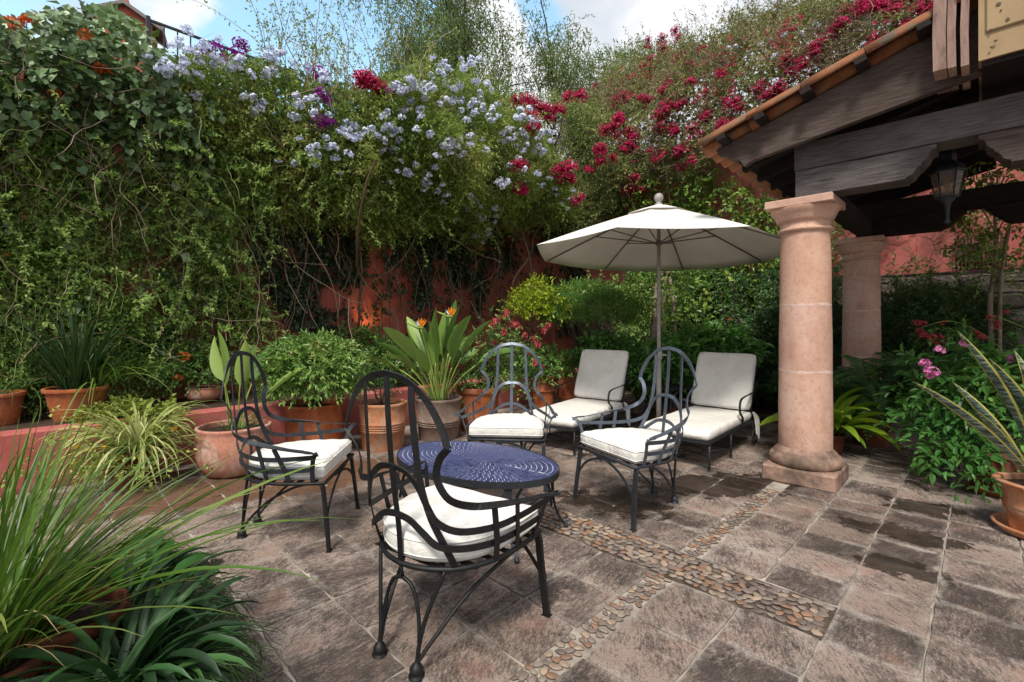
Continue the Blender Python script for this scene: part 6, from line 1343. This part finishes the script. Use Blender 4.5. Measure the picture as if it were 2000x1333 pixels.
# broad leaves low left
bl_ = grassset(M['bal'], .34, R_(20), R_(60), 5, (.6, 1.2), 'leaf', 8, .3, .15, stalk=.35)
clump('broad_leaved_plant', 'low plant with rounded broad leaves between the grass and the patio', 'plant', D(255, 2.25, .02), bl_, 34, (.26, .42), .14, (0, 2*PI), .15)
def mondo(label, p, n, L, spread, sc=1.0):
    root = empty('mondo_grass', p, 0, label, 'grass'); az = rng.uniform(0, 2*PI, n); e = rng.uniform(.5, 1.35, n); K = 8
    pos = np.zeros((n, K, 3)); r0 = rng.random(n)*spread; pos[:, 0, 0] = r0*np.cos(az); pos[:, 0, 1] = r0*np.sin(az); l = L*rng.uniform(.6, 1.2, n)/K
    for k in range(1, K):
        a = e-k*(rng.uniform(.22, .36, n)); pos[:, k] = pos[:, k-1]+np.stack([np.cos(a)*np.cos(az), np.cos(a)*np.sin(az), np.sin(a)], 1)*l[:, None]
    tubeobj('blades', pos, .0032*sc, .0012, M['mon'], root, 3); return root
mondo('fine dark mondo grass spilling from the bottom left clay pot', pF1+Vector((0, 0, .22)), 700, .34, .08)
mondo('fine mondo grass tuft above the strap leaves, lower left', D(300, 1.9, .12), 600, .34, .12)
mondo('fine bladed lily turf at the patio edge, left of the first armchair', D(250, 2.5, .0), 500, .30, .18)
# agapanthus on the planter wall
am = grassset(M['aga'], .026, R_(55), R_(88), 10, (.2, 1.1))
clump('agapanthus', 'tall dark bladed agapanthus in the pot on the planter wall', 'potted plant', pA+Vector((0, 0, .26)), am, 170, (.45, .92), .12, (0, 2*PI), .12)
am2 = grassset(M['bld'], .014, R_(35), R_(75), 6, (1.2, 2.0))
clump('drooping_grass', 'long pale drooping grass blades right of the agapanthus', 'grass', D(185, 4.5, LZ0+.25), am2, 46, (.6, 1.05), .15, (R_(-60), R_(60)), .12)
clump('spider_lily', 'narrow leaved plant in the pot cut by the left edge', 'potted plant', pC+Vector((0, 0, .25)), am2, 40, (.35, .6), .08, (0, 2*PI), .12)
# cascading variegated spider plant
vm = grassset(M['spi'], .034, R_(20), R_(75), 10, (1.6, 2.6))
clump('spider_plant', 'cascading cream and green striped spider plant over its clay pot', 'potted plant', pV+Vector((.03, 0, .26)), vm, 250, (.42, .74), .10, (0, 2*PI), .1)
shrub('lantana', 'yellow green lantana above the spider plant with small yellow flowers', 'potted plant', D(250, 4.35, .46), (.42, .22, .12), 300, 7, .13, .045, .03, M['lan'], base=.3, shape='o')
s0 = D(235, 4.05, .48)
FY = [florets(80+i, 12, .022, .016, .014, 5, M['fye'], True) for i in range(2)]
LF = thing('marigold', D(170, 3.75, .1), 'low yellow flowering marigolds at the foot of the pink planter wall', 'flower')
for i in range(14): link('flower_head', FY[i % 2], LF, (random.gauss(.12, .25), random.gauss(0, .12), random.uniform(.08, .42)), (random.uniform(-.3, .6), 0, 0), [random.uniform(.45, .8)]*3)
P = rng.normal(size=(150, 3))*np.array([.30, .12, .1])+np.array([.1, 0, .15]); leafobj('foliage', sprigs(P, rdir(150, (0, -.5, .6), .5, .5), 6, .12, .04, .024, .3), M['lan'], LF)
# strelitzias
sm1 = [blade_mesh(.17, R_(88-8*i), R_(78-18*i), 16, M['str'], prof='leaf', stalk=.52, fold=.32, seed=i, twist=.5*(i-1)) for i in range(5)]
def strel(label, p, n, Lr, tilt, ms, flowers=0, azs=None):
    root = empty('bird_of_paradise', p, 0, label, 'potted plant')
    for i in range(n):
        az = (azs[i] if azs else random.uniform(0, 2*PI)); L = random.uniform(*Lr); o = link('leaf', ms[i % len(ms)], root, (.06*math.cos(az), .06*math.sin(az), 0), (random.gauss(0, .1), random.gauss(0, .05), az), (L, L, L))
        b = MB(); me = ms[i % len(ms)]; pts = [Vector(me.vertices[3*k+1].co) for k in range(0, 9)]; b.tube([q-Vector((0, 0, .002)) for q in pts], .0075, 5); st_ = b.build('stalk', M['stalk'], root); st_.location = o.location; st_.rotation_euler = o.rotation_euler; st_.scale = o.scale
    return root
ms2 = [blade_mesh(.135, R_(e0), R_(e1), 16, M['str'], prof='leaf', stalk=sk, fold=.3, seed=k, twist=tw) for k, (e0, e1, sk, tw) in enumerate([(88, 80, .5, 1.2), (84, 64, .5, .9), (76, 40, .5, -.5), (68, 14, .52, .4), (80, 52, .55, -1.2), (56, -8, .55, .5), (66, 30, .5, .8), (88, 82, .45, 1.6)])]
BP = strel('flowering bird of paradise with orange and blue beaked blooms in the grey pot', pG+Vector((0, 0, .42)), 34, (.75, 1.22), .16, ms2)
for (px, py, d, fl) in ((822, 640, 5.35, 1), (880, 618, 5.45, 1)):
    tip = Dz(px, py, d)-BP.location; b = MB(); b.tube(cr([Vector((0, -.03, 0)), tip*.5+Vector((0, 0, .06)), tip-Vector((0, 0, .02))], 6), .008, 6); FLW = b.build('flower_stem', M['stalk'], BP)
    b = MB(); b.tube([tip+Vector((.03, 0, -.01)), tip+Vector((-.04, 0, .0)), tip+Vector((-.12, 0, .035)), tip+Vector((-.17, 0, .06))], 1, 7, radii=[.010, .016, .010, .001]); b.build('beak', M['stalk'], BP)
    pos = np.array([tip[:]]*5); dr = np.array([[-.25, 0, 1], [.1, 0, 1], [.35, .1, .9], [.0, .2, 1], [.55, -.1, .7]]); leafobj('petals', leafarr(pos, dr, np.array([[0, -1, .1]]*5), .115, .03, 'd', np.array([.1, .9, .5, .3, .8])), flowermat('orange_petal_%d' % px, ['d8781c', 'eca030'] if 1 else []), BP, None)
    pos = np.array([(tip+Vector((-.01, -.01, .01)))[:]]*2); leafobj('blue_petals', leafarr(pos, np.array([[-.6, -.1, .8], [-.4, .1, .8]]), np.array([[0, -1, .1]]*2), .08, .014), M['fbl'], BP, None)
ms3 = [blade_mesh(.15, R_(90), R_(84), 16, M['str'], prof='leaf', stalk=.45, fold=.35, twist=1.4), blade_mesh(.16, R_(84), R_(70), 16, M['str'], prof='leaf', stalk=.5, fold=.35, twist=-1.2), blade_mesh(.15, R_(62), R_(30), 16, M['str'], prof='leaf', stalk=.5, fold=.3, twist=.3)]
YS = strel('young strelitzia with tall rolled leaves in the bowl pot', pB+Vector((0, 0, .38)), 6, (.75, .98), .1, ms3, azs=[2.9, 2.2, .3, .2, -.5, 1.6])
clump('sprouting_grass', 'short green blades at the foot of the young strelitzia', 'grass', pB+Vector((.06, -.04, .38)), grassset(M['bld'], .05, R_(50), R_(85), 5, (.4, 1.3)), 30, (.12, .28), .12)
# shrubs in pots
shrub('round_shrub', 'dense round shrub with tiny peach flowers, clipped like a dome', 'potted plant', tuple(pS+Vector((0, 0, .82))), (.47, .44, .35), 1900, 8, .12, .062, .022, M['dome'], .35, .35, 'd', .35, stems=8, noise=.07, base=.46)
o_ = bpy.context.scene.collection.objects['round_shrub']; 
FPE = florets(70, 10, .022, .009, .009, 5, flowermat('peach_flower', ['d89a78', 'e6b89c']))
for i in range(40):
    a = random.uniform(0, 2*PI); e = random.uniform(.1, 1.4); link('flower_head', FPE, o_, (.52*math.cos(a)*math.cos(e), .48*math.sin(a)*math.cos(e), .36+.36*math.sin(e)), (random.uniform(-.5, .5), 0, 0), [random.uniform(.6, 1.0)]*3)
shrub('small_conifer', 'sparse blue green little shrub in the ringed pot', 'potted plant', tuple(pT+Vector((-.03, 0, .66))), (.19, .16, .16), 220, 7, .09, .03, .012, M['shd'], .8, .2, stems=6, base=.44)
shrub('shrimp_plant', 'loose shrimp plant with dusky red drooping bracts, right of the bird of paradise', 'potted plant', tuple(pO+Vector((.12, 0, .85))), (.5, .35, .42), 300, 7, .16, .05, .026, M['shr'], .9, .4, stems=14, base=.5)
o_ = COL.objects['shrimp_plant']; FR = [florets(90+i, 16, .04, .028, .02, 3, M['frd'], True) for i in range(3)]
for i, (px, py) in enumerate([(975, 625), (990, 615), (965, 632), (1000, 635), (1010, 640), (960, 640), (985, 650), (1040, 665), (1035, 690), (1050, 675), (1062, 650), (1070, 640), (935, 680), (965, 672), (1025, 660), (880, 695), (885, 735), (890, 750), (955, 700), (1045, 710), (1060, 720), (875, 715), (900, 720), (830, 700), (845, 712)]):
    d = 5.7+random.uniform(-.2, .2); link('flower_head', FR[i % 3], o_, Dz(px, py, d)-Vector(o_.location), (random.uniform(-.5, .5), 0, random.uniform(0, 6)), (.75, .75, 1.3))
P = np.array([Dz(px+random.gauss(0, 22), py+random.gauss(0, 20), 5.8)[:] for px, py in [(990, 650), (1040, 690), (1055, 720), (880, 730), (900, 760), (1000, 750), (950, 740)] for _ in range(32)])-np.array(o_.location)
leafobj('low_foliage', sprigs(P, rdir(len(P), (0, -.4, .7), .6, .3), 6, .13, .05, .026, .3), M['shr'], o_)
shrub('parsley_bush', 'bushy fresh green plant in the orange pot left of the jar', 'potted plant', tuple(pQ+Vector((.05, 0, .68))), (.42, .3, .26), 500, 7, .12, .045, .03, M['top'], .6, .3, base=.48)
# topiary with bare stems and the lime shrub beside it
shrub('topiary_tree', 'clipped flat domed topiary on bare twiggy stems behind the far chaise', 'tree', tuple(Dz(1148, 612, 7.4)), (.74, .55, .42), 2300, 8, .14, .055, .014, M['top'], .3, .1, stems=16, noise=.06, base=.5, squash=-.35)
shrub('lime_shrub', 'lime yellow leaved shrub touching the left side of the topiary', 'shrub', tuple(Dz(1050, 600, 7.2)), (.42, .32, .34), 620, 7, .16, .055, .024, M['lime'], .8, .25, stems=8, base=.5, poly=None)
shrub('leafy_plant', 'dark leafy plant with an orange bloom behind the far chaise longue', 'plant', tuple(Dz(1180, 692, 7.0)), (.38, .3, .24), 420, 6, .16, .075, .04, M['bal'], .8, .4, base=.2, shape='o')
shrub('potted_marigold', 'small orange flowering plant in the pinkish bowl on the planter wall', 'potted plant', tuple(pD+Vector((-.1, 0, .33))), (.40, .28, .30), 420, 7, .14, .045, .022, M['shr'], .8, .3, base=LZ0+.1)
o_ = COL.objects['potted_marigold']
for px, py in ((355, 692), (362, 704), (352, 740), (348, 738), (365, 695)): link('flower_head', FO[0], o_, Dz(px, py, 5.1)-Vector(o_.location), (0, 0, px), [.6]*3)
shrub('bed_undergrowth', 'low tangled undergrowth along the planter bed behind the pots', 'shrub', uvp(3.6, 6.3, .62), (.5, .5, .25), 300, 6, .14, .045, .022, M['shr'], .9, .3, base=.46)
for i, (px, py, d, sx, sz, m, lab) in enumerate([(60, 745, 4.6, .6, .32, 'shd', 'dark low shrub behind the terracotta pots on the planter bed, far left'), (280, 700, 5.3, .5, .34, 'shd', 'dark tangled shrub on the planter bed behind the floodlight'), (770, 715, 6.7, .45, .3, 'shr', 'light leafed shrub between the round shrub and the bird of paradise'), (700, 680, 6.8, .5, .26, 'shr', 'feathery low shrub around the glowing uplight'), (1310, 720, 6.4, .55, .36, 'bal', 'broad leaved green plants behind the iron side table'), (1010, 720, 7.2, .5, .4, 'shd', 'dark underbrush behind the shrimp plant'), (1240, 740, 7.3, .5, .3, 'shd', 'dark underbrush below the leaning trunk'), (1400, 690, 6.9, .6, .35, 'bal', 'large leaved green plants just behind the near chaise longue')]):
    shrub('low_shrub', lab, 'shrub', tuple(Dz(px, py, d)), (sx, .3, sz), 420, 6, .15, .055 if m != 'bal' else .12, .028 if m != 'bal' else .055, M[m], .8, .35, base=.0 if d > 6 else LZ0, shape='o' if m == 'bal' else 'd')
# big calla leaves behind the near chaise
cm = grassset(M['shr'], .5, R_(40), R_(80), 4, (.5, 1.2), 'leaf', 8, .3, .12, stalk=.5)
for me in cm: 
    me.materials.clear(); me.materials.append(M['strap'])
clump('calla_plant', 'large arrow leaved calla plants between the chaise longues and the wall', 'plant', D(1420, 6.9, .1), cm, 22, (.45, .8), .35, (0, 2*PI), .15)
clump('dracaena', 'leafy green dracaena behind the armchair and parasol pole', 'plant', D(1275, 6.7, .2), grassset(M['str'], .13, R_(30), R_(80), 6, (.5, 1.4), 'leaf', 8, .3, .2, stalk=.1), 50, (.25, .45), .25, (0, 2*PI), .2)
# aspidistra behind the near column
asm = grassset(M['asp'], .20, R_(40), R_(80), 8, (1.2, 2.0), 'leaf', 10, .5, .2, stalk=.22)
clump('aspidistra', 'yellow green broad strap leaved plant around the foot of the near column', 'potted plant', pP+Vector((0, 0, .16)), asm, 66, (.42, .70), .09, (0, 2*PI), .12)
# ferns
def frond_mesh(seed, e0, e1, n=26, w=.17):
    r = np.random.default_rng(seed); V = []; x = z = 0; pos = []; tan = []
    for i in range(n): e = e0+(e1-e0)*(i/n)**1.2; x += math.cos(e)/n; z += math.sin(e)/n; pos.append((x, 0, z)); tan.append((math.cos(e), 0, math.sin(e)))
    pos = np.array(pos); tan = np.array(tan); nor = np.stack([-tan[:, 2], tan[:, 1], tan[:, 0]], 1); L = w*np.sin(PI*np.clip(np.linspace(.12, .99, n), 0, 1))**.7
    parts = []
    for sg in (-1, 1): parts.append(leafarr(pos, tan*.35+np.array([0, sg, 0])-nor*.12, nor+r.normal(size=(n, 3))*.1, L, .030, 'd', np.clip(.3+r.random(n)*.6, 0, 1)))
    V = np.concatenate([p[0] for p in parts]); F = np.concatenate([parts[0][1], parts[1][1]+len(parts[0][0])]); R = np.concatenate([p[2] for p in parts]); return npmesh('frond', V, F, M['frn'], R)
FRM = [frond_mesh(i, random.uniform(.5, 1.35), random.uniform(-1.3, -.3)) for i in range(8)]
def fern(label, p, n, Lr):
    root = empty('fern', p, 0, label, 'fern')
    for i in range(n): az = 2*PI*i/n*2.618+random.gauss(0, .3); L = random.uniform(*Lr); link('frond', FRM[i % 8], root, (.04*math.cos(az), .04*math.sin(az), 0), (random.gauss(0, .25), random.gauss(0, .15), az), (L, L, L))
    return root
fern('large dark fern arching between the two columns', pFe+Vector((0, 0, .46)), 34, (.55, .95)); fern('fern cascading down beside the far column', D(1735, 5.0, .40), 28, (.45, .8)); fern('smaller fern half hidden behind the near column', D(1640, 5.6, .55), 24, (.45, .75))
fern('bright small fern under the pink flowers at the right', D(1850, 4.7, .55), 14, (.25, .42)); fern('dark fern low beside the stone steps', D(1760, 5.4, .75), 20, (.4, .7))
# bushes at the right
shrub('dark_bush', 'dark round bush in front of the stone wall, right of the far column', 'bush', tuple(Dz(1830, 640, 6.1)), (.78, .45, .50), 2100, 7, .15, .05, .024, M['shd'], .4, .3, stems=12, base=.2)
BU = shrub('leafy_bush', 'bright green broad leaved bush with pink flower heads at the right', 'bush', (D(1935, 4.05, 0)[0], 4.05, .62), (.56, .42, .48), 760, 6, .18, .088, .036, M['bal'], .7, .45, 'o', .35, stems=14, base=.1, noise=.22)
shrub('leafy_bush', 'low skirt of bright leaves hanging over the paving, left of the brown pot', 'bush', (D(1880, 3.85, 0)[0], 3.85, .26), (.30, .22, .20), 150, 6, .18, .085, .036, M['bal'], .8, .6, 'o', .2, base=.03, noise=.2)
FK = [florets(100+i, 30, .045, .018, .016, 5, M['fpk'], True) for i in range(2)]
for i, (px, py, s_) in enumerate(((1835, 685, .9), (1806, 711, 1.0), (1818, 730, 1.35), (1976, 703, 1.0), (1884, 672, .8))): link('pink_flower_head', FK[i % 2], BU, Dz(px, py, 3.85)-Vector(BU.location), (.6, 0, px), [s_*.8]*3)
RB = thing('red_bougainvillea', D(1850, 5.0, .7), 'thin spray of coral red bracts arching over the leafy bush', 'climbing plant'); o = Vector(RB.location)
for i, (px, py) in enumerate([(1790, 632), (1800, 635), (1797, 648), (1803, 655), (1808, 662), (1820, 660), (1835, 660), (1845, 632), (1838, 672), (1825, 672), (1910, 655), (1918, 662), (1904, 650), (1935, 622), (1945, 632), (1950, 640), (1965, 612), (1975, 700), (1960, 705)]): link('flower_head', FR[i % 3], RB, Dz(px, py, 4.9)-o, (random.uniform(-.5, .5), 0, i), [random.uniform(.6, .95)]*3)
for pts in (((1990, 720), (1930, 660), (1860, 628), (1800, 640)), ((1900, 700), (1870, 650), (1840, 640)), ((2000, 640), (1950, 620), (1930, 615))):
    b = MB(); b.tube([p-o for p in cr([Dz(px, py, 4.9) for px, py in pts], 6)], .004, 5); b.build('stem', M['gtwig'] if 0 else M['stalk'], RB)
P = np.array([Dz(px+random.gauss(0, 10), py+random.gauss(0, 8), 4.9)[:] for px, py in ((1850, 640), (1870, 655), (1840, 655), (1880, 645), (1860, 668)) for _ in range(7)])-np.array(o); leafobj('foliage', sprigs(P, rdir(len(P), (0, -.3, -.3), .4, .1), 4, .12, .07, .035, .4), M['bal'], RB)
# snake plant
SNM = [blade_mesh(.085, R_(e0), R_(e1), 12, M['snake'], prof='snake', fold=.22, twist=tw, seed=i, edge=True) for i, (e0, e1, tw) in enumerate([(80, 62, .8), (70, 40, -.6), (86, 78, 1.2), (62, 48, .3), (84, 70, -1.3)])]
SN = empty('snake_plant', pX+Vector((0, 0, .29)), 0, 'tall snake plant with yellow edged mottled leaves in the urn at the right', 'potted plant')
def leaf_to(px, py, d, L, k, tw, w=1.0, base=(0, 0)):
    """one leaf from the urn reaching towards a point in space"""
    tgt = Dz(px, py, d)-Vector(SN.location)-Vector((*base, 0)); L = tgt.length*1.04; az = math.atan2(tgt.y, tgt.x); el = math.atan2(tgt.z, math.hypot(tgt.x, tgt.y))
    me = blade_mesh(.080*w/L, el+.18, el-.20, 14, M['snake'], prof='snake', fold=.2, twist=tw, edge=True); link('leaf', me, SN, (*base, 0), (0, 0, az), (L, L, L))
for a in ((1872, 655, 3.25, 0, 0, 1.1, 1.15, (-.03, 0)), (1788, 752, 3.0, 0, 0, .9, .8, (-.06, -.03)), (1863, 752, 3.1, 0, 0, 1.3, .8, (-.05, .02)), (1934, 708, 3.1, 0, 0, .8, 1.35, (.02, -.04)), (1982, 692, 3.0, 0, 0, 1.6, 1.0, (.05, -.05)), (1994, 720, 2.9, 0, 0, .5, 1.1, (.08, .0)), (2060, 700, 2.9, 0, 0, .6, 1.1, (.08, .02)), (1900, 800, 3.05, 0, 0, .5, .7, (-.02, .05))): leaf_to(*a)
print('objects', len(bpy.data.objects), 'tris', sum(len(m.loops)-2*len(m.polygons) for m in bpy.data.meshes))
